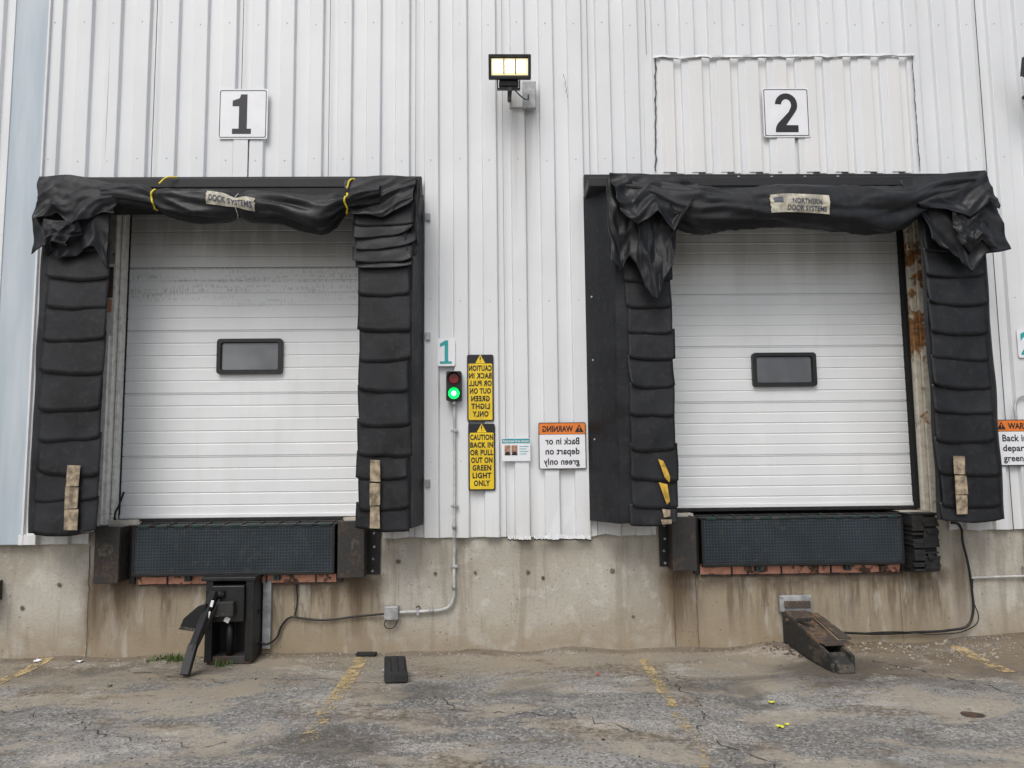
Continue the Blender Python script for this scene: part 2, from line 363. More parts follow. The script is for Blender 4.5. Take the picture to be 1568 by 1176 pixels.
def stones(name,gen,n,mat,rmin,rmax):
    bm=bmesh.new()
    for _ in range(n):
        x,y=gen(); r=random.uniform(rmin,rmax)*random.choice((0.6,0.8,1,1,1.3))
        b=bmesh.ops.create_icosphere(bm,subdivisions=1,radius=r)
        sx,sy,sz=[random.uniform(0.6,1.3) for _ in range(3)]
        for v in b["verts"]: v.co=Vector((x+v.co.x*sx*random.uniform(.8,1.2),y+v.co.y*sy,gh(x,y)+r*0.25+v.co.z*sz*0.7))
    return frombm(name,bm,mat,None)
stones("gravel",lambda:(random.uniform(-5.5,5.8),0.0-abs(random.gauss(0,0.22))),1500,STONE,0.003,0.010)
stones("gravel",lambda:(random.uniform(-5,5.5),random.uniform(-3,0)),700,STONE,0.002,0.008)
stones("gravel",lambda:(random.gauss(4.6,0.5),-abs(random.gauss(0.05,0.3))),400,STONE,0.005,0.016)
stones("dark_gravel",lambda:(random.uniform(-5,5.5),random.uniform(-3,0)),260,BITS,0.003,0.009)
def litter(x,y,mat,s):
    V=[];F=[]
    for i in range(4):
        for j in range(4): V.append((x+(i-1.5)*s*0.5+random.uniform(-.2,.2)*s,y+(j-1.5)*s*0.4,gh(x,y)+0.008+random.uniform(0,0.4)*s))
    for i in range(3):
        for j in range(3): F.append((i*4+j,i*4+j+1,i*4+j+5,i*4+j+4))
    mesh("litter_scrap",V,F,mat)
YB=plain("yellow_plastic",(0.75,0.75,0.05),0.4); RB=plain("red_plastic",(0.6,0.05,0.03),0.4)
litter(2.14,-1.56,YB,0.035); litter(2.0,-2.10,YB,0.03); litter(2.07,-2.05,YB,0.02); litter(0.88,-0.78,RB,0.024)
litter(-4.05,-0.12,WHITE,0.04); litter(-4.45,-0.1,WHITE,0.04); litter(-3.35,-.9,BITS,.03); litter(4.9,-1.3,BITS,.04)

# ------------------------------------------------------------ warehouse building
WB=empty("warehouse_building")
P=0.305
def siding(name,xa,xb,za,zb,y0,mat,jag=0.0,ph=0.0,seed=0):
    X=[]; k0=int((xa-ph)/P)-2
    for k in range(k0,int((xb-ph)/P)+3):
        for dx,dy in((0,0),(0.138,0),(0.150,-0.040),(0.156,-0.043),(0.285,-0.043),(0.292,-0.040)): X.append((ph+k*P+dx,dy))
    def yat(x):
        for (a,ya),(b,yb) in zip(X,X[1:]):
            if a<=x<=b: return ya+(yb-ya)*(x-a)/(b-a)
        return 0
    L=[(xa,yat(xa))]+[p for p in X if xa+1e-4<p[0]<xb-1e-4]+[(xb,yat(xb))]
    zs=[za]
    while zs[-1]+0.35<zb: zs.append(zs[-1]+0.3)
    zs.append(zb); V=[];F=[];n=len(L)
    for zi,z in enumerate(zs):
        for i,(x,dy) in enumerate(L):
            zz=z+(jag*nz(x*5,seed,zi)*1.5 if zi==0 else 0); w=0.004*nz(x*3.1,z*0.9,seed+4)+0.002*nz(x*9,z*2,seed)
            b=jag*0.9*nz(x*4,seed,7) if zi==0 else 0
            V.append((x+0.003*nz(x*5,z*.8,seed+1),y0+dy+w+b,zz))
    for j in range(len(zs)-1):
        for i in range(n-1): F.append((j*n+i,j*n+i+1,(j+1)*n+i+1,(j+1)*n+i))
    return mesh(name,V,F,mat,WB)
TOP=9.5
siding("siding_far_left",-14,-5.04,1.12,TOP,0,SIDE,0.01,0.02,1)
siding("siding_left",-4.68,-4.05,1.12,TOP,0,SIDE,0.01,0.03,2)
siding("siding_above_door",-4.05,-1.15,4.62,TOP,0,SIDE,0,0.03,3)
siding("siding_centre",-1.15,1.60,1.135,TOP,0,SIDE,0.02,0.03,4)
siding("siding_above_door_right",1.60,4.58,4.62,TOP,0,SIDE,0,0.03,5)
siding("siding_right",4.58,14,1.145,TOP,0,SIDE,0.015,0.03,6)
siding("siding_patch",1.72,4.50,4.90,6.17,-0.010,PATCH,0.002,0.10,8)
box("flat_corner_sheet",-5.04,-4.68,-0.055,0.02,1.12,TOP,STRIP,WB,0.006)
box("corner_sheet_lip",-4.69,-4.67,-0.075,0.0,1.12,TOP,SIDE,WB,0.003)
box("corner_sheet_lip_left",-5.055,-5.035,-0.065,0.0,1.12,TOP,SIDE,WB,0.003)
box("base_trim_piece",-4.72,-4.55,-0.07,-0.045,1.12,1.22,SIDE,WB,0.003)
def wavy(name,p0,p1,w,y,mat,amp=0.012,n=70,seed=0,lump=0.0):
    V=[];F=[];p0=Vector((p0[0],y,p0[1]));p1=Vector((p1[0],y,p1[1])); d=(p1-p0).normalized(); q=Vector((-d.z,0,d.x))
    for i in range(n+1):
        t=i/n; c=p0+(p1-p0)*t+q*amp*nz(t*14,seed,0); ww=w*(1+0.6*nz(t*25,seed,5))
        V+= [c+q*ww/2, c-q*ww/2+Vector((0,-0.006+lump*nz(t*18,seed,2),0))]
    for i in range(n): F.append((i*2,i*2+1,i*2+3,i*2+2))
    return mesh(name,V,F,mat,WB)
wavy("patch_flashing_top",(1.70,6.165),(4.52,6.195),0.03,-0.062,SIDE,0.02,110,1,0.02)
wavy("patch_seam_top",(1.70,6.148),(4.52,6.176),0.016,-0.064,CAULK,0.02,110,1)
wavy("patch_seam_left",(1.725,6.17),(1.69,4.90),0.018,-0.062,CAULK,0.014,60,2)
wavy("patch_seam_right",(4.495,6.19),(4.50,4.90),0.013,-0.062,CAULK,0.010,60,3)
for i,x in enumerate((-3.60,-2.69,-1.77,-0.86,0.055,0.97,1.6,5.2)):
    z0=4.65 if (-4.05<x<-1.15 or 1.6<=x<4.58) else 1.14
    if x==1.6: z0=6.2
    box("sheet_lap_%d"%i,x+0.03,x+0.034,-0.049,-0.040,z0,TOP,CAULK,WB,0)
pts=[]
for k in range(-17,20):
    xr=0.03+k*P+0.215; xv=0.03+k*P+0.06
    for z in (5.05,6.55):
        if z>6.2 or not(1.7<xr<4.5): pts.append((xr,-0.043,z+random.uniform(-.02,.02)))
    if (-0.7<xr<0.9 or xr>5.0):
        for z in (1.9,3.55): pts.append((xr,-0.043,z+random.uniform(-.02,.02)))
bolts("siding_screws",pts,0.0055,SCREW,WB,h=0.005)
for x0,x1,a in((0.10,0.33,0.0),(0.36,0.62,0.3),(0.60,0.93,-0.2)):
    wavy("bent_sheet_hem",(x0,1.135),(x1,1.125),0.035,-0.06,SIDE,0.012,20,x0*9,0.02)
    wavy("bent_sheet_gap",(x0,1.112),(x1,1.104),0.016,-0.052,BLKD,0.012,20,x0*9)
wavy("siding_scratch",(0.74,5.98),(0.78,5.72),0.006,-0.050,CAULK,0.02,12,3)

def cface(name,x0,x1,z0,z1,y0=0.03,y1=0.6):
    n=max(2,int((x1-x0)/0.06)); k=max(2,int((z1-z0)/0.06)); V=[];F=[]
    for j in range(k+1):
        for i in range(n+1):
            x=x0+(x1-x0)*i/n; z=z0+(z1-z0)*j/k
            V.append((x,y0+0.006*nz(x*1.5,z*2,2)+0.004*nz(x*6,z*6,2),z+(0.008*nz(x*4,1,1) if j==k else 0)))
    for j in range(k):
        for i in range(n): F.append((j*(n+1)+i,j*(n+1)+i+1,(j+1)*(n+1)+i+1,(j+1)*(n+1)+i))
    b=len(V); top=k*(n+1)
    for i in range(n+1): V.append((V[top+i][0],y1,V[top+i][2]))
    for i in range(n): F.append((top+i,top+i+1,b+i+1,b+i))
    for side in (0,n):
        c=len(V); V.append((V[side][0],y1,z0)); V.append((V[side][0],y1,z1)); F.append((side,c,c+1,top+side))
    mesh(name,V,F,CONC,WB,True)
cface("foundation_left",-14,-3.62,-0.15,1.34); cface("foundation_under_left_dock",-3.62,-1.56,-0.15,0.74)
cface("foundation_centre",-1.56,1.99,-0.15,1.34); cface("foundation_under_right_dock",1.99,4.11,-0.15,0.74)
cface("foundation_right",4.11,14,-0.15,1.34)
for i,(x,za,zb) in enumerate(((1.76,0,1.25),(1.99,0,0.72),(-4.06,0,1.1),(2.95,0.05,.7),(4.06,0,.72),(-2.03,0.4,0.7))):
    wavy("cold_joint_%d"%i,(x,zb),(x+0.01,za),0.007,0.016,STAIN,0.012,50,i*3)
def hole(x,z,r,i):
    V=[(x,0.014,z)]; n=12
    for k in range(n):
        a=2*math.pi*k/n; rr=r*(1+0.5*nz(math.cos(a)*2,math.sin(a)*2,i)); V.append((x+rr*math.cos(a),0.017,z+rr*math.sin(a)))
    mesh("form_tie_hole_%d"%i,V,[(0,1+k,1+(k+1)%n) for k in range(n)],STAIN,WB)
for i,(x,z) in enumerate(((-0.63,0.78),(-0.23,0.78),(0.30,0.78),(-0.8,0.45),(-4.35,0.72),(1.15,.78),(-4.7,0.5),(1.35,0.33),(0.45,0.72),(-1.0,.9))): hole(x,z,random.uniform(.014,.026),i)
box("building_mass",-14,14,0.62,20,-0.1,TOP,VINYL2,WB,0)
box("roof_cap",-14.05,14.05,-0.1,20.05,TOP,TOP+0.15,GALV,WB,0.01)

# ------------------------------------------------------------ overhead doors
def door(x0,x1,joints,mat,win,ox0,ox1):
    E=empty("overhead_door"); n=14; prof=[]
    for a,b in zip(joints,joints[1:]):
        H=b-a; prof+= [(a,0.014),(a+0.008,0.014),(a+0.014,0.0)]
        for f in (0.2,0.4,0.6,0.8):
            c=a+H*f; prof+=[(c-0.010,0.0),(c-0.003,0.006),(c+0.003,0.006),(c+0.010,0.0)]
        prof+=[(b-0.012,0.0),(b-0.005,-0.005),(b-0.001,-0.005)]
    V=[];F=[]
    for z,dy in prof:
        for i in range(n+1):
            x=x0+(x1-x0)*i/n; V.append((x,0.18+dy+0.003*nz(x*1.3,z,1),z))
    for j in range(len(prof)-1):
        for i in range(n): F.append((j*(n+1)+i,j*(n+1)+i+1,(j+1)*(n+1)+i+1,(j+1)*(n+1)+i))
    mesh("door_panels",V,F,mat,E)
    wx0,wx1,wz0,wz1=win
    ring("window_frame",rrect(wx0,wx1,wz0,wz1,0.035),rrect(wx0+0.04,wx1-0.04,wz0+0.036,wz1-0.036,0.03),0.135,0.19,BLK,E)
    ring("window_gasket",rrect(wx0+0.038,wx1-0.038,wz0+0.034,wz1-0.034,0.03),rrect(wx0+0.048,wx1-0.048,wz0+0.044,wz1-0.044,0.02),0.146,0.19,RUBBER,E)
    prism("window_glass",rrect(wx0+0.03,wx1-0.03,wz0+0.03,wz1-0.03,0.03),0.160,0.178,GLASS,E)
    box("bottom_weather_strip",x0+0.01,x1,0.14,0.20,joints[0]-0.035,joints[0]-0.002,RUBBER,E,0.004)
    box("bottom_rail",x0,x1,0.165,0.178,joints[0]+0.0,joints[0]+0.035,mat,E,0.003)
    box("interior_backing",ox0-0.1,ox1+0.1,0.30,0.33,0.9,5.0,BLKD,E,0)
    return E
D1=door(-3.86,-1.1,[1.345,1.97,2.62,3.28,3.95,4.62],DOOR1,(-2.91,-2.23,2.82,3.19),-4.05,-1.15)
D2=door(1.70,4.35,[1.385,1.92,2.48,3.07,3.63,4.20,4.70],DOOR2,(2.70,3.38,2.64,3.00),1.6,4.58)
tube("curled_weather_seal",[(-3.80,0.12,1.62),(-3.83,0.10,1.50),(-3.86,0.08,1.36),(-3.84,0.09,1.33),(-3.6,0.1,1.335)],0.010,RUBBER,D1)
J=empty("door_frame")
box("jamb_outer",-4.06,-3.985,0.02,0.20,1.30,4.62,JAMBG,J,0.006)
box("jamb_face",-3.983,-3.905,-0.01,0.20,1.30,4.62,JAMB,J,0.006)
box("jamb_track",-3.895,-3.868,0.06,0.20,1.34,4.62,JAMB,J,0.004)
box("jamb_gap",-3.91,-3.86,0.16,0.22,1.32,4.62,BLKD,J,0)
box("rust_patch_plate",-3.99,-3.925,-0.022,-0.011,3.60,3.92,RUST,J,0.005); box("rust_patch_plate_2",-3.985,-3.93,-0.020,-0.011,3.45,3.58,BEAM,J,0.003)
box("upper_dark_angle",-3.985,-3.915,-0.018,-0.011,3.95,4.6,JAMBG,J,0.003)
box("lower_white_angle",-4.00,-3.93,-0.05,-0.012,1.3,3.2,JAMB,J,0.005)
box("jamb_right",-1.3,-1.14,0.03,0.2,1.3,4.62,JAMB,J,0.006)
J2=empty("door_frame")
box("jamb_gap",4.34,4.372,0.10,0.22,1.36,4.62,BLKD,J2,0)
box("jamb_track",4.375,4.43,0.03,0.20,1.34,4.62,JAMBR,J2,0.005)
box("jamb_rust_angle",4.435,4.52,0.01,0.18,1.32,4.62,JAMBR,J2,0.006)
box("jamb_outer",4.525,4.60,-0.01,0.18,1.32,4.62,RUST,J2,0.006)
box("jamb_left",1.58,1.72,0.03,0.2,1.3,4.62,JAMB,J2,0.006)

# ------------------------------------------------------------ dock seals
def pad(name,fi,fo,wi,wo,z0,z1,parent,yf=-0.45):
    n=40;V=[];F=[]
    for j in range(n+1):
        z=z0+(z1-z0)*j/n; w=0.018*nz(z*2.2,fi,0)
        V+=[(wi,0.0,z),(fi+w,yf+0.02,z),(fi+(fo-fi)*0.04+w,yf,z),(fo-(fo-fi)*0.04+w,yf+0.015*nz(z*3,1,fo),z),(fo+w,yf+0.02,z),((fo+wo)/2+w*.5,yf/2+0.02*nz(z*1.7,fo,4)-.02,z),(wo,-0.045,z)]
    k=7
    for j in range(n):
        for i in range(k-1): F.append((j*k+i,j*k+i+1,(j+1)*k+i+1,(j+1)*k+i))
    F.append(tuple(range(k))); t=n*k; F.append(tuple(t+i for i in reversed(range(k))))
    return mesh(name,V,F,VINYL,parent)
def flap(V,F,x0,x1,zt,h,yf,seed,skew=0):
    nx_,nz_=16,9; b=len(V)
    cl=max(0,nz(seed*2.3,1,1)+.1)*1.7; cr=max(0,nz(seed*1.9,5,1)+.1)*1.7; rc=0.010+0.02*abs(nz(seed,3,3))
    cut=0.03*nz(seed*5.1,2,6)
    for j in range(nz_+1):
        t=j/nz_
        for i in range(nx_+1):
            s=i/nx_; e=(2*s-1)
            x=x0+(x1-x0)*s+(0.022*nz(seed,2.1,0)+0.02*nz(seed*1.7,t,3))*t
            corner=rc*max(0,abs(e)-0.8)/0.2*t**3
            sag=(0.012+0.02*nz(seed,8,8))*(1-e*e)*t
            z=zt-h*t-sag+corner+0.012*nz(s*3,seed,5)*t+skew*(s-.5)*(0.3+t)+cut*s*t
            lift=(cl if e<0 else cr)*max(0,abs(e)-0.35)**1.5*t*t
            y=yf-0.004-0.020*t*(0.7+0.8*nz(seed,s*1.5,2))-0.07*lift-0.006*nz(s*4,t*2,seed)
            z+=0.03*lift; x-=e*0.02*lift
            V.append((x,y,z))
    for j in range(nz_):
        for i in range(nx_): F.append((b+j*(nx_+1)+i,b+j*(nx_+1)+i+1,b+(j+1)*(nx_+1)+i+1,b+(j+1)*(nx_+1)+i))
def flaps(name,xi,z_hi,z_lo,pitch,parent,yf=-0.45,seed=0,skew=0.0):
    V=[];F=[];z=z_hi;k=0
    while z>z_lo+0.05:
        p=pitch*random.uniform(0.78,1.2); x0,x1=xi(z); h=min(p*random.uniform(1.14,1.32),z-z_lo)
        flap(V,F,x0+random.uniform(-.022,.018),x1+random.uniform(-.02,.022),z,h,yf-0.003*(k%2),seed+k*1.37,skew+random.uniform(-.03,.03)); z-=p;k+=1
    o=mesh(name,V,F,VINYL,parent,smooth=True)
    s=o.modifiers.new("thick",'SOLIDIFY'); s.thickness=0.004; return o
def drape(name,top,bot,yt,yb,parent,seed=0,amp=0.03,nf=5,mat=None,diag=0.0):
    nx_,nz_=64,40;V=[];F=[]
    for j in range(nz_+1):
        t=j/nz_
        for i in range(nx_+1):
            s=i/nx_; a=catmull(top,s); b=lerp_pts(bot,s)
            x=a[0]+(b[0]-a[0])*t; z=a[1]+(b[1]-a[1])*t
            f=nz(s*nf+diag*t*3+seed,t*1.3,seed*2.3); f2=nz(s*nf*1.6+seed,t*3.2+diag*s*3,seed+9); f3=nz(s*nf*4+seed,t*8,seed+1)
            r=1-abs(f)*2.6; r2=1-abs(f2)*2.4
            y=yt+(yb-yt)*t-amp*(r*0.85+r2*0.35+f3*0.15)*(0.35+0.9*t)
            x+=0.03*nz(t*3,s*4,seed+5); z+=0.03*nz(s*5,t*2,seed+2)*t
            V.append((x,y,z))
    for j in range(nz_):
        for i in range(nx_): F.append((j*(nx_+1)+i,j*(nx_+1)+i+1,(j+1)*(nx_+1)+i+1,(j+1)*(nx_+1)+i))
    o=mesh(name,V,F,mat or VINYL,parent,smooth=True); s=o.modifiers.new("thick",'SOLIDIFY'); s.thickness=0.004; return o
class Roll:
    def __init__(s,ctrl,seed,pin=(),calm=None): s.c=ctrl; s.seed=seed; s.pin=pin; s.calm=calm
    def at(s,t,a,off=0.0):
        x,zc,rz,yc,ry=catmull(s.c,t); k=1.0
        for px in s.pin: k-=0.30*math.exp(-((x-px)/0.07)**2)
        f=noise.noise(Vector((x*1.5,math.cos(a)*1.2+x*0.45,math.sin(a)*2.0+s.seed)))
        g=noise.noise(Vector((x*1.3,a*1.7-x*1.1,s.seed+4))); g2=noise.noise(Vector((x*2.4,a*2.6+x*1.5,s.seed+11))); d=noise.noise(Vector((x*7,a*4+x*2,s.seed)))
        q=1.0
        if s.calm: q=1-0.75*math.exp(-((x-s.calm)/0.30)**4)
        r=k*(1+q*(0.22*f+0.26*(0.3-abs(g)*1.8)+0.09*(0.3-abs(g2)*1.8)+0.025*d))
        return Vector((x,yc+(ry*r+off)*math.cos(a),zc+(rz*r+off)*math.sin(a)))
    def build(s,name,parent,nu=220,na=60):
        V=[s.at(i/nu,2*math.pi*j/na) for i in range(nu+1) for j in range(na)]
        F=[(i*na+j,i*na+(j+1)%na,(i+1)*na+(j+1)%na,(i+1)*na+j) for i in range(nu) for j in range(na)]
        F.append(tuple(range(na))); F.append(tuple(nu*na+j for j in reversed(range(na))))
        return mesh(name,V,F,VINYL,parent,smooth=True)
    def patch(s,name,t0,t1,a0,a1,mat,parent,off,skew=0,tearseed=0):
        V=[];F=[];n,k=36,16
        for i in range(n+1):
            for j in range(k+1):
                u=i/n;v=j/k; t=t0+(t1-t0)*u; a=a0+(a1-a0)*v+skew*(u-.5)
                if i in(0,n): t+=0.004*nz(v*6,tearseed,i)
                V.append(s.at(t,a,off))
        for i in range(n):
            for j in range(k): F.append((i*(k+1)+j,(i+1)*(k+1)+j,(i+1)*(k+1)+j+1,i*(k+1)+j+1))
        mesh(name,V,F,mat,parent,smooth=True)
    def label(s,name,body,t0,t1,a0,a1,mat,parent,off,skew=0):
        uv,F=textmesh(body,0.02); V=[s.at(t0+(t1-t0)*u,a1+(a0-a1)*v+skew*(u-.5),off) for u,v in uv]
        mesh(name,V,F,mat,parent)
    def strap(s,name,x,mat,parent,r=0.009):
        t=min((abs(catmull(s.c,i/400)[0]-x),i/400) for i in range(401))[1]
        pts=[s.at(t+0.004*math.sin(k),2*math.pi*k/22,0.008) for k in range(23)]
        tube(name,pts,r,mat,parent)
        return t
PI=math.pi
S1=empty("dock_seal")
pad("left_pad",-3.77,-4.41,-4.10,-4.60,1.27,4.66,S1)
pad("right_pad",-1.29,-0.82,-1.16,-0.745,1.27,4.66,S1)
flaps("left_flaps",lambda z:(-4.33,-3.755),4.30,1.26,0.285,S1,seed=3)
flaps("right_flaps",lambda z:(-1.33-0.04*max(0,z-3.3),-0.83),3.85,1.26,0.275,S1,seed=40)
flaps("right_upper_pleats",lambda z:(-1.38,-0.79),4.42,3.78,0.15,S1,yf=-0.48,seed=60,skew=0.04)
box("head_board",-4.42,-0.76,-0.44,-0.03,4.60,4.70,VINYL2,S1,0.01)
box("head_fascia",-4.42,-0.76,-0.10,-0.045,4.66,4.845,VINYL2,S1,0.008)
box("head_pad",-4.38,-0.82,-0.43,-0.03,4.46,4.62,VINYL,S1,0.02)
bolts("head_bolts",[(x,-0.10,4.80) for x in(-3.5,-3.1,-2.65,-2.2,-1.75,-1.35)],0.018,GALV,S1)
R1=Roll([(-3.80,4.52,0.10,-0.47,0.10),(-3.45,4.50,0.11,-0.50,0.11),(-3.15,4.42,0.14,-0.52,0.13),(-2.80,4.38,0.165,-0.53,0.15),(-2.46,4.38,0.16,-0.53,0.15),(-2.05,4.35,0.155,-0.53,0.14),(-1.68,4.28,0.185,-0.53,0.15),(-1.42,4.42,0.12,-0.50,0.12),(-1.12,4.52,0.11,-0.47,0.10)],2.0,(-3.29,-2.48,-1.44),-2.48)
R1.build("rolled_header_curtain",S1)
for x in(-3.29,-1.44): R1.strap("yellow_tie",x,STRAP,S1)
R1.patch("maker_label",0.395,0.555,PI*0.86,PI*1.11,LABEL,S1,0.012,0.45,1)
R1.label("maker_label_text","DOCK SYSTEMS",0.405,0.548,PI*0.93,PI*1.05,LABELINK,S1,0.017,0.45)
R1.strap("cord_tie",-2.48,CORD,S1,0.005)
tube("strap_tail_0",[(-3.25,-0.55,4.60),(-3.2,-0.5,4.68),(-3.12,-0.46,4.70)],0.008,STRAP,S1)
tube("strap_tail_1",[(-1.44,-0.55,4.55),(-1.40,-0.5,4.66),(-1.33,-0.46,4.64)],0.008,STRAP,S1)
drape("left_corner_cloth",[(-4.40,4.68),(-4.1,4.67),(-3.72,4.62)],[(-4.46,3.92),(-4.30,3.98),(-4.2,3.86),(-4.0,3.90),(-3.86,3.99),(-3.74,3.78)],-0.48,-0.52,S1,1.0,0.045,2.6)
drape("left_corner_cloth_over",[(-4.42,4.69),(-4.1,4.70),(-3.62,4.60)],[(-4.40,4.22),(-4.20,4.30),(-4.02,4.18),(-3.84,4.30),(-3.66,4.30)],-0.50,-0.58,S1,4.0,0.05,2.2,diag=.7)
drape("left_corner_bunch",[(-4.30,4.24),(-4.1,4.22),(-3.98,4.26)],[(-4.28,3.88),(-4.22,4.02),(-4.10,3.98),(-3.96,4.10)],-0.58,-0.56,S1,7.0,0.05,2.4)
drape("right_corner_cloth",[(-1.48,4.66),(-1.1,4.70),(-0.76,4.68)],[(-1.40,4.30),(-1.1,4.26),(-0.82,4.40)],-0.48,-0.53,S1,11.0,0.03,1.8,diag=1.0)
drape("right_corner_side",[(-0.98,4.68),(-0.85,4.69),(-0.74,4.68)],[(-0.86,3.95),(-0.80,3.90),(-0.75,4.0)],-0.46,-0.46,S1,13.0,0.03,2)
def strips(parent,x0,x1,z0,z1,segs,mat,seed,y=-0.500):
    for k in range(segs):
        a=z1-(z1-z0)*k/segs; b=z1-(z1-z0)*(k+0.96)/segs
        prism("marker_strip_%d"%k,[(x0+random.uniform(-.006,.006),a),(x1+random.uniform(-.006,.006),a-0.004),(x1+random.uniform(-.008,.008),b),(x0,b+random.uniform(-.01,.01))],y-0.006*(k%2)-0.006,y,mat,parent)
strips(S1,-4.03,-3.91,1.29,1.90,3,TAPE,1); strips(S1,-1.20,-1.11,1.27,1.92,3,TAPE,2)

S2=empty("dock_seal")
pad("left_pad",1.70,1.15,1.58,0.925,1.29,4.64,S2)
pad("right_pad",4.23,4.89,4.58,5.05,1.29,4.68,S2)
flaps("left_flaps",lambda z:(1.27,1.72),3.95,1.28,0.27,S2,seed=80)
flaps("right_flaps",lambda z:(4.25,4.84),4.25,1.28,0.285,S2,seed=110)
for k,z in enumerate((3.55,2.9,2.1)): bolts("curtain_bolt_%d"%k,[(0.98,-0.14,z)],0.012,GALV,S2,ax=(-0.5,-0.85,0))
box("head_board",0.93,4.90,-0.44,-0.03,4.60,4.70,VINYL2,S2,0.01)
box("head_fascia",0.93,5.02,-0.10,-0.045,4.66,4.86,VINYL2,S2,0.008)
box("head_pad",1.15,4.86,-0.43,-0.03,4.46,4.62,VINYL,S2,0.02)
bolts("head_bolts",[(x,-0.10,4.82) for x in(2.55,2.9,3.25,3.6)],0.018,GALV,S2)
R2=Roll([(1.20,4.56,0.10,-0.47,0.10),(1.50,4.48,0.15,-0.50,0.12),(1.85,4.34,0.21,-0.53,0.15),(2.25,4.34,0.215,-0.54,0.17),(2.70,4.36,0.215,-0.55,0.17),(3.15,4.34,0.215,-0.55,0.17),(3.60,4.31,0.22,-0.54,0.16),(4.00,4.34,0.20,-0.52,0.14),(4.35,4.50,0.14,-0.49,0.12),(4.75,4.58,0.10,-0.47,0.10)],9.5,(),2.98)
R2.build("rolled_header_curtain",S2)
R2.patch("maker_label",0.430,0.570,PI*0.90,PI*1.17,LABEL,S2,0.012,0.0,5)
R2.label("maker_label_text","NORTHERN\nDOOR SYSTEMS",0.470,0.563,PI*0.97,PI*1.14,LABELINK,S2,0.017)
R2.patch("maker_label_logo",0.438,0.460,PI*0.95,PI*1.03,LABELINK,S2,0.016,0.0,5)
drape("left_corner_cloth",[(1.10,4.66),(1.45,4.66),(1.82,4.56)],[(1.10,3.80),(1.20,3.70),(1.30,3.86),(1.42,3.66),(1.60,3.62),(1.72,3.80)],-0.50,-0.55,S2,21.0,0.06,3.0)
drape("left_corner_tail",[(1.38,4.40),(1.5,4.42),(1.72,4.38)],[(1.36,3.74),(1.44,3.52),(1.53,3.40),(1.60,3.60),(1.70,3.75)],-0.58,-0.60,S2,24.0,0.06,2.6)
drape("left_corner_over",[(1.12,4.70),(1.5,4.69),(2.02,4.60)],[(1.20,4.28),(1.36,4.12),(1.55,4.26),(1.70,4.05),(1.88,4.34)],-0.52,-0.66,S2,27.0,0.06,2.4,diag=.8)
drape("right_corner_cloth",[(4.15,4.62),(4.5,4.70),(4.88,4.71)],[(4.24,4.00),(4.36,3.90),(4.50,3.82),(4.62,3.66),(4.78,3.86),(5.03,3.90)],-0.49,-0.56,S2,31.0,0.055,2.6,diag=-0.6)
drape("right_corner_over",[(4.00,4.62),(4.5,4.69),(4.88,4.72)],[(4.14,4.32),(4.40,4.30),(4.62,4.20),(4.84,4.38),(4.93,4.30)],-0.52,-0.60,S2,34.0,0.035,2.2,diag=.8)
drape("right_corner_bunch",[(4.46,4.28),(4.6,4.26),(4.80,4.30)],[(4.48,3.96),(4.62,3.86),(4.72,3.98),(4.86,3.88)],-0.60,-0.60,S2,37.0,0.05,2.4)
bar("head_pin",(4.80,-0.35,4.60),(5.0,-0.30,4.58),0.015,0.015,BLK,S2)
strips(S2,4.375,4.485,1.34,1.90,3,TAPE,3)
for k,pp in enumerate(([(1.53,1.90),(1.58,1.88),(1.64,1.73),(1.63,1.68),(1.59,1.72)],[(1.53,1.68),(1.61,1.66),(1.63,1.50),(1.60,1.47)],[(1.555,1.43),(1.63,1.42),(1.63,1.36),(1.57,1.35)],[(1.54,1.33),(1.64,1.33),(1.64,1.29),(1.55,1.285)])):
    prism("yellow_marker_%d"%k,pp,-0.515,-0.505,TAPEY if k<2 else TAPE,S2)

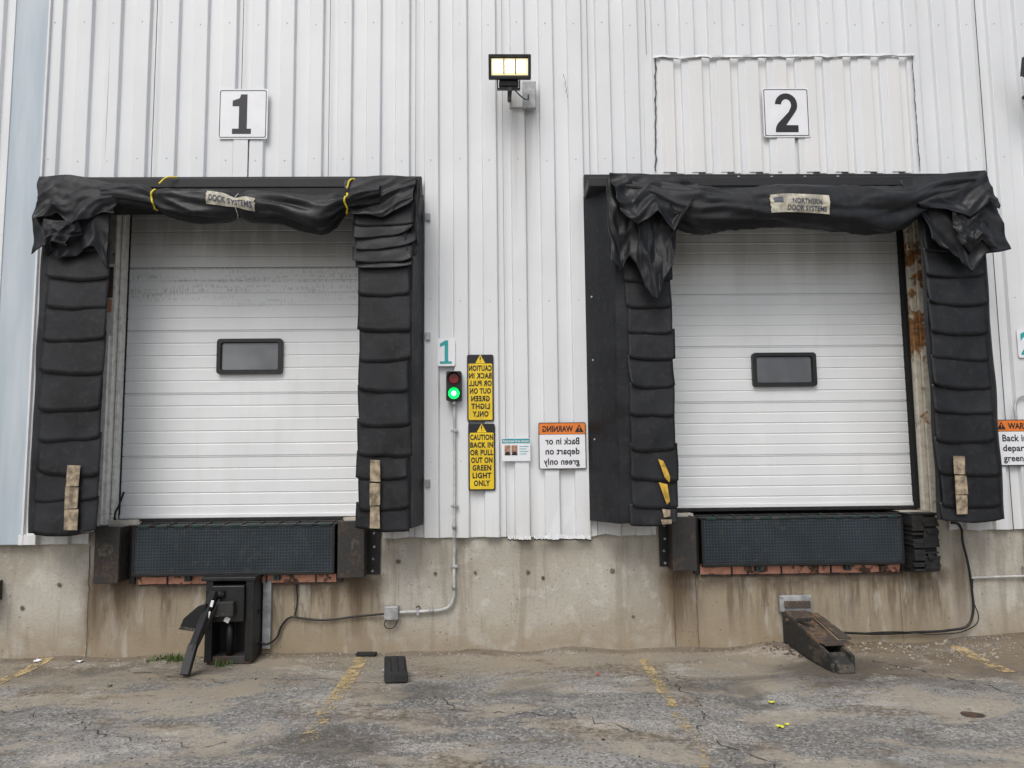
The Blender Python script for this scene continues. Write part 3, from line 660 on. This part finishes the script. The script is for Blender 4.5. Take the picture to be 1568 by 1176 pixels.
# ------------------------------------------------------------ levellers
def leveler(x0,x1,z0,z1,legs,stub):
    E=empty("dock_leveler")
    prism("lip_plate",[(x0,z0),(x1,z0),(x1,z1),(x0,z1)],-0.11,-0.085,LIP,E)
    box("lip_border_left",x0-0.012,x0+0.010,-0.118,-0.08,z0-0.01,z1+0.005,BLK,E,0.003)
    box("lip_border_right",x1-0.01,x1+0.012,-0.118,-0.08,z0-0.01,z1+0.005,BLK,E,0.003)
    box("lip_border_bottom",x0,x1,-0.120,-0.085,z0-0.018,z0+0.012,BLK,E,0.003)
    box("hinge_angle",x0-0.02,x1+0.02,-0.09,0.10,z1+0.004,z1+0.022,BLK,E,0.003)
    n=11
    cyl("hinge_rod",(x0,-0.105,z1+0.008),(x1,-0.105,z1+0.008),0.010,BLK,E,10)
    for k in range(n):
        cx=x0+(x1-x0)*(k+0.5)/n
        bar("hinge_knuckle_%d"%k,(cx-0.055,-0.11,z1+0.014),(cx+0.055,-0.11,z1+0.014),0.026,0.024,GREENP,E)
        bar("hinge_gusset_%d"%k,(cx+0.07,-0.10,z1+0.020),(cx+0.07,0.06,z1+0.036),0.008,0.016,DUSTY,E)
    box("deck_edge",x0-0.03,x1+0.03,0.06,0.16,z1+0.0,z1+0.035,BLK,E,0.003)
    box("pit_back",x0-0.2,x1+0.2,0.20,0.24,0.6,z1+0.02,BLKD,E,0)
    box("pit_side_left",x0-0.075,x0-0.02,-0.03,0.2,z0-0.1,z1+0.02,BLK,E,0.003)
    box("pit_side_right",x1+0.02,x1+0.075,-0.03,0.2,z0-0.1,z1+0.02,BLK,E,0.003)
    V=[];F=[];m=60
    for i in range(m+1):
        x=x0-0.01+(x1-x0+0.02)*i/m; a=0.014*max(0,nz(x*4,stub,1))
        V+=[(x,-0.012,z0-0.110+a*0.8),(x,-0.016-0.01*nz(x*3,2,2),z0-0.035-a),(x,0.16,z0-0.030)]
    for i in range(m):
        for j in range(2): F.append((i*3+j,i*3+3+j,i*3+4+j,i*3+1+j))
    mesh("curb_angle",V,F,BEAM,E)
    for k,x in enumerate(legs):
        box("lip_keeper_%d"%k,x-0.028,x+0.028,-0.10,-0.03,z0-0.075,z0-0.005,GREENP,E,0.004)
        box("keeper_hole_%d"%k,x-0.01,x+0.01,-0.105,-0.098,z0-0.06,z0-0.03,BLKD,E,0)
    for k in range(4):
        x=x0+(x1-x0)*(k+.6)/4; box("curb_joint_%d"%k,x,x+.012,-.032,-.01,z0-.11,z0-.035,BLK,E,0.002)
    wavy("rust_line",(x0,z0-0.118),(x1,z0-0.118),0.02,0.008,RUST,0.008,60,stub)
    return E
leveler(-3.57,-1.62,0.825,1.275,(-3.05,-2.18),3); leveler(2.04,4.05,0.845,1.285,(2.60,3.50),8)

def bumper_steel(x0,x1,z0,z1):
    E=empty("dock_bumper")
    box("face_plate",x0,x1,-0.21,-0.19,z0,z1,BUMP,E,0.008)
    box("rubber_core",x0+0.015,x1-0.015,-0.188,-0.02,z0+0.02,z1-0.02,RUBBER,E,0.01)
    box("side_flange_left",x0,x0+0.014,-0.187,0.02,z0+0.005,z1-0.005,BUMP,E,0.004)
    box("side_flange_right",x1-0.014,x1,-0.187,0.02,z0+0.005,z1-0.005,BUMP,E,0.004)
    prism("impact_scar",[(x0+.03,z0+.26),(x0+.08,z0+.24),(x1-.06,z0+.29),(x1-.05,z0+.36),(x0+.10,z0+.39),(x0+.04,z0+.33)],-0.2115,-0.2102,DUSTY,E)
    return E
bumper_steel(-3.90,-3.66,0.76,1.30); bumper_steel(-1.56,-1.30,0.78,1.33); bumper_steel(1.71,1.95,0.80,1.33)
def bumper_lam(x0,x1,z0,z1):
    E=empty("dock_bumper"); n=26; yb=-0.03
    bm=bmesh.new()
    for k in range(n):
        z=z0+(z1-z0)*k/n; hh=(z1-z0)/n*0.97
        for (a,b) in ((x0,(x0+x1)/2-0.02),((x0+x1)/2-0.02,x1)):
            j1,j2,j3=[random.uniform(-.008,.008) for _ in range(3)]
            bite=0.05 if random.random()<0.14 else 0
            r=bmesh.ops.create_cube(bm,size=1)
            for v in r["verts"]: v.co=Vector(((a+b)/2+j1+v.co.x*(b-a),(-0.20+bite+j2+yb)/2+v.co.y*(yb+0.20-bite-j2),z+hh/2+v.co.z*hh*random.uniform(.85,1.0)))
    frombm("rubber_laminations",bm,RUBBER,E)
    box("top_angle",x0-0.01,x1+0.06,-0.16,0.03,z1,z1+0.02,BLK,E,0.003); box("bottom_angle",x0-0.01,x1+0.02,-0.13,0.03,z0-0.02,z0-0.003,BLK,E,0.003)
    for z in (z0+0.14,z1-0.15):
        cyl("tie_rod_%d"%int(z*100),(x1-0.10,-0.222,z),(x1-0.10,-0.17,z),0.028,BLK,E,12)
    box("back_plate",x0-0.02,x1+0.03,-0.025,0.03,z0,z1,BLK,E,0.003)
bumper_lam(4.11,4.37,0.77,1.31)
def bracket(x0,x1,z0,z1):
    E=empty("bumper_bracket"); box("plate",x0,x1,0.0,0.03,z0,z1,BLK,E,0.004)
    bolts("anchor_bolts",[((x0+x1)/2+random.uniform(-.01,.01),0.0,z0+(z1-z0)*t) for t in(0.08,0.35,0.62,0.92)],0.014,GALV,E,h=0.02)
bracket(-1.31,-1.18,0.78,1.22); bracket(1.63,1.72,0.82,1.26); bracket(-4.00,-3.91,0.80,1.27)
bumper_steel(-5.2,-4.90,0.58,0.78)

# ------------------------------------------------------------ signs
def board(parent,x0,x1,z0,z1,y,border=True,r=0.02):
    prism("board",rrect(x0,x1,z0,z1,r),y,y+0.006,WHITE,parent)
    if border: ring("border_line",rrect(x0+.014,x1-.014,z0+.014,z1-.014,r),rrect(x0+.022,x1-.022,z0+.022,z1-.022,r*.8),y-0.0012,y-0.0002,INK,parent)
YS=-0.060
N1=empty("dock_number_sign"); board(N1,-2.89,-2.375,5.265,5.81,YS)
prism("digit",[(x*0.20-2.745,z*0.43+5.32) for x,z in((0.02,0),(1,0),(1,0.13),(0.78,0.13),(0.78,1),(0.46,1),(0.38,0.90),(0.02,0.84),(0.02,0.70),(0.36,0.70),(0.36,0.13),(0.02,0.13))],YS-0.002,YS-0.0003,INK,N1)
N2=empty("dock_number_sign"); board(N2,2.855,3.355,5.275,5.82,YS)
# heavy "2" drawn as one outline: bowl, diagonal and foot
def two_outline():
    o=[];i=[]; cx,cz,ro,ri=0.5,0.70,(0.49,0.30),(0.22,0.15)
    for k in range(0,15):
        a=math.radians(175-k*(175+38)/14); o.append((cx+ro[0]*math.cos(a),cz+ro[1]*math.sin(a))); i.append((cx+ri[0]*math.cos(a),cz+ri[1]*math.sin(a)))
    return o+[(0.47,0.18),(1.0,0.18),(1.0,0.0),(0.0,0.0),(0.02,0.12),(0.10,0.22)]+[(0.60,0.52)]+list(reversed(i))
prism("digit",[(x*0.245+2.983,z*0.43+5.33) for x,z in two_outline()],YS-0.002,YS-0.0003,INK,N2)
for e,c in((N1,-2.63),(N2,3.105)): bolts("sign_screws",[(c+a*.235,YS,5.54+b*.25) for a in(-1,1) for b in(-1,1)],0.006,GALV,e,h=0.004)
for e,c in((N1,-2.65),(N2,3.11)): box("backing_strap",c-0.075,c+0.075,-0.053,-0.047,4.85,5.60,SIDE,e,0.002)
T1=empty("bay_number_plate"); board(T1,-0.60,-0.42,2.86,3.15,YS,False)
prism("digit",[(x*0.12-0.575,z*0.24+2.885) for x,z in((0.0,0),(1,0),(1,0.10),(0.70,0.10),(0.70,1),(0.46,1),(0.0,0.86),(0.0,0.72),(0.40,0.80),(0.40,0.10),(0,0.10))],YS-0.002,YS-0.0003,TEAL,T1)
T2=empty("bay_number_plate"); board(T2,5.41,5.60,2.90,3.20,YS,False); text("digit","2",5.44,5.57,2.93,3.17,YS-0.002,TEAL,T2,offset=0.03)
def triangle(parent,cx,cz,w,y,m1,m2):
    prism("alert_triangle",[(cx-w/2,cz-w*.4),(cx+w/2,cz-w*.4),(cx,cz+w*.5)],y-0.0015,y-0.0003,m1,parent)
    prism("alert_mark",[(cx-w*.05,cz-w*.08),(cx+w*.05,cz-w*.08),(cx+w*.06,cz+w*.24),(cx-w*.06,cz+w*.24)],y-0.003,y-0.002,m2,parent)
    prism("alert_dot",rrect(cx-w*.05,cx+w*.05,cz-w*.28,cz-w*.18,w*.04,3),y-0.003,y-0.002,m2,parent)
def caution(x0,x1,z0,z1,mirror):
    E=empty("caution_sign"); prism("board",rrect(x0,x1,z0,z1,0.02),YS,YS+0.005,INK,E)
    h=z1-z0; prism("yellow_field",rrect(x0+.014,x1-.014,z0+.014,z1-h*.135,0.012),YS-0.0015,YS-0.0003,YEL,E)
    triangle(E,(x0+x1)/2,z1-h*.07,0.10,YS,YEL,INK)
    rows=["CAUTION","BACK IN","OR PULL","OUT ON","GREEN","LIGHT","ONLY"]; zt=z1-h*.145; st=(h*.845-0.03)/7
    for i,r in enumerate(rows):
        w=(x1-x0)*(0.86 if len(r)>6 else (0.80 if len(r)>5 else (0.70 if len(r)>4 else 0.60))); c=(x0+x1)/2
        text("row_%d"%i,r,c-w/2,c+w/2,zt-(i+.90)*st,zt-(i+.14)*st,YS-0.003,INK,E,mirror,0.045,1.12)
    bolts("sign_screws",[(c,YS,z0+.03),(c,YS,z1-.015)],0.006,GALV,E,h=0.004)
caution(-0.30,-0.03,2.295,2.975,True); caution(-0.29,-0.02,1.60,2.27,False)
def warning(x0,x1,z0,z1,mirror):
    E=empty("warning_sign"); prism("board",rrect(x0,x1,z0,z1,0.015),YS,YS+0.005,INK,E)
    h=z1-z0;w=x1-x0; prism("white_field",rrect(x0+.008,x1-.008,z0+.008,z1-h*.26,0.008),YS-.0015,YS-.0003,WHITE,E)
    prism("orange_header",rrect(x0+.008,x1-.008,z1-h*.25,z1-.008,0.008),YS-.0015,YS-.0003,ORG,E)
    f=(lambda a,b:(x1-b*w,x1-a*w)) if mirror else (lambda a,b:(x0+a*w,x0+b*w))
    a,b=f(.06,.22); triangle(E,(a+b)/2,z1-h*.135,0.09,YS-0.001,INK,ORG)
    a,b=f(.27,.92); text("header",'WARNING',a,b,z1-h*.205,z1-h*.07,YS-0.004,INK,E,mirror,0.03)
    for i,(r,e) in enumerate((("Back in or",.86),("depart on",.86),("green only",.90))):
        a,b=f(.14,e); d=0.03 if i>0 else 0.0
        text("row_%d"%i,r,a,b,z1-h*(.475+.22*i)-d*h*1.2,z1-h*(.325+.22*i),YS-0.003,INK,E,mirror,0.025,1.05)
warning(0.42,0.90,1.805,2.275,True); warning(5.10,5.62,1.79,2.26,False)
PO=empty("notice_poster"); board(PO,0.045,0.335,1.89,2.12,YS,False,0.008)
prism("header_band",[(0.05,2.07),(0.33,2.07),(0.33,2.115),(0.05,2.115)],YS-.002,YS-.0003,BLUEP,PO)
for i,x in enumerate((0.075,0.145)):
    prism("photo_%d"%i,[(x,1.95),(x+0.06,1.95),(x+0.06,2.05),(x,2.05)],YS-.002,YS-.0003,SKIN,PO)
    prism("photo_shirt_%d"%i,[(x,1.95),(x+0.06,1.95),(x+0.045,1.985),(x+0.015,1.985)],YS-.003,YS-.0022,INK,PO)
text("title","Restricted Area Access",0.06,0.32,2.08,2.105,YS-.003,WHITE,PO)
for i in range(4): prism("text_line_%d"%i,[(0.225,2.04-i*.025),(0.315-(i%2)*.02,2.04-i*.025),(0.315-(i%2)*.02,2.034-i*.025),(0.225,2.034-i*.025)],YS-.002,YS-.0003,TEAL,PO)
PO2=empty("notice_poster"); board(PO2,5.42,5.72,1.50,1.73,YS,False,0.008); prism("header_band",[(5.425,1.68),(5.715,1.68),(5.715,1.725),(5.425,1.725)],YS-.002,YS-.0003,BLUEP,PO2)

def signal(cx):
    E=empty("dock_traffic_light"); z0,z1=2.50,2.80
    prism("housing",rrect(cx-.078,cx+.078,z0,z1,0.02),-0.13,-0.045,BLK,E)
    for nm,z,mt in(("red",2.725,REDL),("green",2.575,GRN)):
        cyl(nm+"_bezel",(cx,-.13,z),(cx,-.142,z),0.064,BLK,E,28); cyl(nm+"_lens",(cx,-.142,z),(cx,-.150,z),0.056,mt,E,28,0.048)
        V=[];F=[];n=20
        for k in range(n+1):
            a=math.radians(-20+220*k/n); d=0.06*(0.35+0.65*max(0,math.sin(a)))
            for r in(0.066,0.062):
                V+=[(cx+r*math.cos(a),-.135,z+r*math.sin(a)),(cx+r*math.cos(a),-.15-d,z+r*math.sin(a))]
        for k in range(n):
            i=k*4; F+=[(i,i+1,i+5,i+4),(i+2,i+6,i+7,i+3),(i+1,i+3,i+7,i+5)]
        mesh(nm+"_visor",V,F,BLK,E,True)
    cyl("green_lens_core",(cx,-.150,2.575),(cx,-.153,2.575),0.024,GRNC,E,20)
    cyl("hub",(cx,-.09,z0),(cx,-.09,z0-.04),0.028,GALV,E); return E
signal(-0.43); signal(5.57)

def flood(dx,dz=0):
    E=empty("flood_light"); tilt=Matrix.Rotation(math.radians(14),3,'X'); c=Vector((0.16+dx,-0.38,5.875+dz))
    def lb(n,x0,x1,y0,y1,z0,z1,m,b=0.004):
        o=box(n,x0,x1,y0,y1,z0,z1,m,E,b)
        for v in o.data.vertices: v.co=c+tilt@v.co
    lb("housing",-.205,.205,-.03,.03,-.115,.105,BLK,.01)
    lb("rim_top",-.212,.212,-.05,.0,.085,.115,BLK); lb("rim_bottom",-.212,.212,-.05,.0,-.125,-.095,BLK)
    lb("rim_left",-.215,-.185,-.052,.0,-.12,.11,BLK); lb("rim_right",.185,.215,-.052,.0,-.12,.11,BLK)
    lb("reflector",-.185,.185,-.036,-.031,-.085,.075,LEDR,0)
    for k in range(3):
        xx=-.118+.118*k
        for q,(a,b) in enumerate(((-.058,-.006),(.004,.056))): lb("led_module_%d_%d"%(k,q),xx-.043,xx+.043,-.044,-.037,a,b,LED,.002)
        if k<2: lb("led_divider_%d"%k,xx+.054,xx+.064,-.045,-.038,-.075,.07,CAULK,.001)
    for k in range(9): lb("heat_fin_%d"%k,-.19+.046*k,-.183+.046*k,.03,.075,-.10,.09,BLK,0)
    lb("yoke_left",-.13,-.118,-.01,.06,-.21,-.12,BLK); lb("yoke_right",.095,.107,-.01,.06,-.21,-.12,BLK); lb("yoke_bar",-.13,.107,-.01,.06,-.215,-.20,BLK)
    lb("driver_box",-.11,.09,-.02,.10,-.19,-.125,BLK,.012)
    cyl("arm",c+Vector((0,0.03,-.215)),Vector((0.16+dx,-0.06,5.68+dz)),0.022,BLK,E)
    box("wall_box",0.16+dx,0.40+dx,-0.075,-0.02,5.60+dz,5.92+dz,SIDE,E,0.008); box("mount_plate",0.30+dx,0.44+dx,-0.10,-0.045,5.58+dz,5.88+dz,GALV,E,0.01)
    tube("supply_cable",[c+Vector((.03,.02,-.20)),c+Vector((.10,.05,-.27)),c+Vector((.19,.2,-.24)),Vector((0.36+dx,-0.11,5.72+dz))],0.007,BLK,E)
flood(0); flood(5.52,0.03)

C=empty("electrical_conduit")
tube("riser",[(-.43,-.075,2.46),(-.43,-.075,1.8),(-.435,-.075,1.14)],0.014,CONDUIT,C,False)
tube("drop",[(-.435,-.075,1.14),(-.435,-.03,1.05),(-.44,-.01,0.95),(-.44,-.01,0.62)],0.016,CONDUIT,C)
tube("elbow",[(-.44,-.01,0.62),(-.445,-.01,0.55),(-.49,-.01,0.46),(-.58,-.01,0.425),(-.65,-.01,0.42)],0.016,CONDUIT,C)
tube("run",[(-.64,-.01,0.42),(-.98,-.01,0.41)],0.016,CONDUIT,C,False)
box("junction_box",-1.13,-0.99,-.055,0.02,0.345,0.475,GALV,C,0.008); bolts("box_screws",[(-1.115,-.055,.36),(-1.005,-.055,.46)],.006,SCREW,C,h=.004)
for i,(x,z) in enumerate(((-.43,2.2),(-.43,1.45),(-.44,.85),(-.80,.415))):
    if z>.5: box("pipe_clamp_%d"%i,x-.035,x+.035,-.094 if z>1.1 else -.03,-.05 if z>1.1 else .02,z-.012,z+.012,GALV,C,.003)
    else: box("pipe_clamp_%d"%i,x-.012,x+.012,-.03,.02,z-.035,z+.035,GALV,C,.003)
cyl("coupling_0",(-.64,-.01,.42),(-.69,-.01,.42),.021,GALV,C); cyl("coupling_1",(-.44,-.01,.62),(-.44,-.01,.67),.021,GALV,C); cyl("coupling_2",(-.433,-.075,1.28),(-.433,-.075,1.22),.021,GALV,C)
K=empty("power_cable")
tube("cable",[(-1.13,-.02,.40),(-1.4,.0,.375),(-1.75,.0,.345),(-1.95,.0,.365),(-2.06,.0,.375),(-2.14,.0,.30),(-2.20,-.01,.17),(-2.30,-.03,.13),(-2.36,-.05,.17),(-2.37,-.1,.35),(-2.33,-.1,.47)],0.010,BLK,K)
tube("cable_up",[(-2.02,0.0,.37),(-2.0,0.01,.5),(-2.01,0.01,.70)],0.007,BLK,K)
tube("small_loop",[(-1.10,-.01,.35),(-1.13,-.02,.29),(-1.05,-.02,.26),(-1.0,-.01,.33)],0.005,BLK,K)
C2=empty("electrical_conduit")
tube("loop",[(5.55,-.08,2.47),(5.45,-.075,2.5),(5.36,-.075,2.48),(5.32,-.075,2.40),(5.32,-.075,2.28)],0.012,CONDUIT,C2)
tube("riser",[(5.40,-.075,1.78),(5.38,-.075,1.14),(5.38,-.01,1.02),(5.38,-.01,0.75)],0.016,CONDUIT,C2)
tube("run",[(4.78,-.005,.665),(5.1,-.005,.672),(5.6,-.005,.68)],0.012,CONDUIT,C2,False)
box("junction_box",5.33,5.45,-.05,.02,.64,.78,GALV,C2,.008)
H=empty("rubber_hose")
tube("hose",[(4.60,-.03,1.22),(4.69,-.02,1.20),(4.72,-.015,1.02),(4.76,-.015,.80),(4.78,-.015,.55),(4.77,-.02,.32),(4.70,-.03,.20),(4.55,-.02,.16),(4.2,-.01,.14),(3.8,-.01,.13),(3.45,-.03,.15)],0.012,BLK,H)
tube("thin_cable",[(4.80,-.01,.66),(4.79,-.01,.45),(4.82,-.02,.25),(4.72,-.03,.17),(4.4,-.02,.12),(4.0,-.02,.15),(3.6,-.02,.14)],0.005,RUBBER,H)
CL=empty("seal_clips")
for i,(x,z) in enumerate(((-.70,4.42),(-.70,3.17),(-.70,1.68))): box("clip_%d"%i,x-.025,x+.025,-.07,-.045,z-.04,z+.04,GALV,CL,.004)

# ------------------------------------------------------------ vehicle restraints
A=empty("vehicle_restraint")
box("mount_post_left",-2.80,-2.73,-.26,.02,.02,.80,BLK,A,.006); box("mount_post_right",-2.42,-2.34,-.26,.02,.03,.80,BLK,A,.006)
box("back_plate",-2.80,-2.34,-.05,.02,.05,.80,BLK,A,.004); box("side_wing_plate",-2.33,-2.25,-.02,.022,.08,.74,GALV,A,.004)
box("carriage",-2.73,-2.42,-.30,-.06,.40,.74,BLK,A,.01); box("top_cap",-2.84,-2.32,-.28,-.0,.78,.815,BLK,A,.006)
box("carriage_step",-2.70,-2.50,-.36,-.30,.46,.60,DUSTY,A,.01); box("base_shoe",-2.78,-2.36,-.24,.0,0,.07,RUST,A,.006)
cyl("spring",(-2.58,-.2,.08),(-2.58,-.2,.42),.035,BLK,A); cyl("pivot",(-2.76,-.30,.66),(-2.60,-.30,.66),.035,BLK,A)
bar("hook_arm",(-2.69,-.34,.70),(-2.80,-.56,.20),.075,.05,BLK,A); bar("hook_arm_lower",(-2.79,-.54,.26),(-2.81,-.66,0.02),.085,.045,BLK,A)
bar("hook_link",(-2.64,-.33,.62),(-2.78,-.52,.22),.03,.03,BLK,A)
for k,(px,pz) in enumerate(((-2.672,.60),(-2.70,.50))):
    box("white_stripe_%d"%k,px-.012,px+.012,-.44,-.425,pz-.03,pz+.03,WHITE,A,.002,Matrix.Rotation(.25,3,'Y'))
prism("hook_plate",[(-2.96,.39),(-2.93,.47),(-2.80,.58),(-2.72,.60),(-2.75,.46),(-2.83,.37)],-.44,-.38,BLK,A,.004)
prism("hook_plate_edge",[(-2.97,.38),(-2.83,.355),(-2.80,.375),(-2.94,.40)],-.46,-.37,DUSTY,A)
box("warning_tag",-2.60,-2.55,-.308,-.302,.40,.45,WHITE,A,.001,Matrix.Rotation(.5,3,'Y'))
tube("control_hose",[(-2.45,-.25,.5),(-2.38,-.2,.52),(-2.36,-.1,.40),(-2.42,-.12,.3)],.012,BLK,A)
bolts("anchor_bolts",[(-2.29,-.02,.68),(-2.29,-.02,.40),(-2.29,-.02,.14)],.013,GALV,A)
B=empty("vehicle_restraint")
box("wall_plate",2.82,3.14,-.03,.02,.36,.52,GALV,B,.006); box("wall_plate_upper",2.86,3.12,-.05,-.031,.40,.47,WORN,B,.004); bolts("anchor_bolts",[(2.84,-.03,.50),(3.12,-.03,.50)],.011,SCREW,B)
def wedge(name,pts,mat):
    mesh(name,pts,[(0,3,2,1),(4,5,6,7),(0,1,5,4),(1,2,6,5),(2,3,7,6),(3,0,4,7)],mat,B)
wedge("side_cheek_left",[(2.84,-.02,.06),(2.87,-.02,.06),(2.99,-.82,.0),(2.96,-.82,.0),(2.84,-.02,.36),(2.87,-.02,.36),(2.99,-.82,.13),(2.96,-.82,.13)],DUSTY)
wedge("side_cheek_right",[(3.05,-.02,.06),(3.08,-.02,.06),(3.19,-.78,.0),(3.16,-.78,.0),(3.05,-.02,.36),(3.08,-.02,.36),(3.19,-.78,.13),(3.16,-.78,.13)],DUSTY)
wedge("ramp_top",[(2.86,-.03,.355),(3.07,-.03,.355),(3.14,-.56,.195),(2.93,-.60,.195),(2.86,-.03,.375),(3.07,-.03,.375),(3.14,-.56,.215),(2.93,-.60,.215)],WORN)
wedge("nose_block",[(2.98,-.66,.0),(3.17,-.66,.0),(3.17,-.84,.0),(3.00,-.86,.0),(2.98,-.66,.13),(3.17,-.66,.13),(3.16,-.82,.05),(3.01,-.84,.05)],DUSTY)
wedge("top_channel",[(3.05,-.20,.37),(3.12,-.20,.37),(3.26,-.58,.22),(3.15,-.58,.22),(3.05,-.20,.385),(3.12,-.20,.385),(3.26,-.58,.235),(3.15,-.58,.235)],WORN)
wedge("front_lip",[(2.96,-.58,.20),(3.22,-.56,.20),(3.25,-.64,.185),(2.98,-.66,.185),(2.96,-.58,.212),(3.22,-.56,.212),(3.25,-.64,.197),(2.98,-.66,.197)],WORN)
bar("hook_tooth",(2.90,-.25,.33),(2.97,-.38,.36),.05,.03,DUSTY,B); cyl("cross_pin",(2.83,-.12,.30),(3.11,-.12,.30),.02,RUST,B)
stones("debris_pile",lambda:(random.gauss(2.80,.10),-.15+random.gauss(0,.12)),120,STAIN,0.008,0.02)

CH=empty("wheel_chock")
me=[(-1.03,-.66,.0),(-.84,-.66,.0),(-.79,-.92,.0),(-.99,-.93,.0),(-1.03,-.68,.17),(-.84,-.68,.17),(-.785,-.91,.05),(-.995,-.92,.05)]
bm=bmesh.new(); vs=[bm.verts.new((x,y,z)) for x,y,z in me]
for f in[(0,3,2,1),(4,5,6,7),(0,1,5,4),(1,2,6,5),(2,3,7,6),(3,0,4,7)]: bm.faces.new([vs[i] for i in f])
bmesh.ops.bevel(bm,geom=bm.edges[:],offset=.008,segments=2,affect='EDGES'); frombm("rubber_wedge",bm,RUBBER,CH)
for k in range(3):
    x=-.97+.06*k; bar("tread_groove_%d"%k,(x,-.72,.155),(x+.03,-.86,.082),.006,.004,BLKD,CH)
cyl("rope_eye",(-1.035,-.75,.06),(-1.0,-.75,.06),.02,GALV,CH)
RS=empty("rubber_strip")
box("strip",-1.40,-1.20,-.08,.0,.012,.035,RUBBER,RS,.006,Matrix.Rotation(-.06,3,'Z')); box("strip_hem",-1.39,-1.21,-.09,-.075,.012,.026,RUBBER,RS,.004)
PH=empty("drain_cover"); g=gh(3.55,-1.87); cyl("plate",(3.55,-1.87,g-.002),(3.55,-1.87,g+.010),.085,RUST,PH,24); cyl("plate_rim",(3.55,-1.87,g-.004),(3.55,-1.87,g+.006),.11,BLK,PH,24)
def weeds(cx,cy,n,h):
    V=[];F=[]
    for _ in range(n):
        x=cx+random.gauss(0,.07);y=cy+random.gauss(0,.03);a=random.uniform(0,6.28);L=h*random.uniform(.4,1);w=.004+.004*random.random();b=len(V);z=gh(x,y)
        dx,dy=math.cos(a),math.sin(a)
        for k in range(4):
            t=k/3; r=L*.6*t*t; V+=[(x+dx*r-dy*w*(1-t),y+dy*r+dx*w*(1-t),z+L*t*(1-.3*t)),(x+dx*r+dy*w*(1-t),y+dy*r-dx*w*(1-t),z+L*t*(1-.3*t))]
        for k in range(3): F.append((b+2*k,b+2*k+1,b+2*k+3,b+2*k+2))
    mesh("weeds",V,F,WEED)
weeds(-3.12,-.12,120,.10); weeds(-3.3,-.1,50,.06); weeds(-2.62,-.28,30,.14)

# ------------------------------------------------------------ camera, light, sky
cd=bpy.data.cameras.new("camera"); cam=bpy.data.objects.new("camera",cd); COL.objects.link(cam)
R=Matrix.Rotation(math.radians(-1.2),3,'Z')@Matrix.Rotation(math.radians(95.5),3,'X')@Matrix.Rotation(math.radians(-0.6),3,'Z')
cam.matrix_world=Matrix.Translation((0,-7.55,1.95))@R.to_4x4(); cd.sensor_width=36; cd.lens=1132/1568*36; cd.clip_end=1000; SC.camera=cam
w=bpy.data.worlds.new("World"); SC.world=w; w.use_nodes=True; nt=w.node_tree
sky=nt.nodes.new("ShaderNodeTexSky"); sky.sky_type='NISHITA'; sky.sun_disc=False; sky.sun_elevation=math.radians(52); sky.sun_rotation=math.radians(200)
sky.air_density=1.0; sky.dust_density=4.0; sky.ozone_density=1.0
hs=nt.nodes.new("ShaderNodeHueSaturation"); hs.inputs["Saturation"].default_value=0.55; nt.links.new(sky.outputs[0],hs.inputs["Color"])
bg=nt.nodes["Background"]; bg.inputs["Strength"].default_value=0.145; nt.links.new(hs.outputs[0],bg.inputs[0])
sd=bpy.data.lights.new("sun",'SUN'); sd.energy=1.1; sd.angle=math.radians(30); sd.color=(1,0.985,0.96)
so=bpy.data.objects.new("sun",sd); COL.objects.link(so)
az=math.radians(200); el=math.radians(52); d=Vector((math.sin(az)*math.cos(el),math.cos(az)*math.cos(el),math.sin(el)))
so.rotation_euler=d.to_track_quat('Z','Y').to_euler()
SC.view_settings.view_transform='Standard'; SC.view_settings.look='None'; SC.view_settings.exposure=0
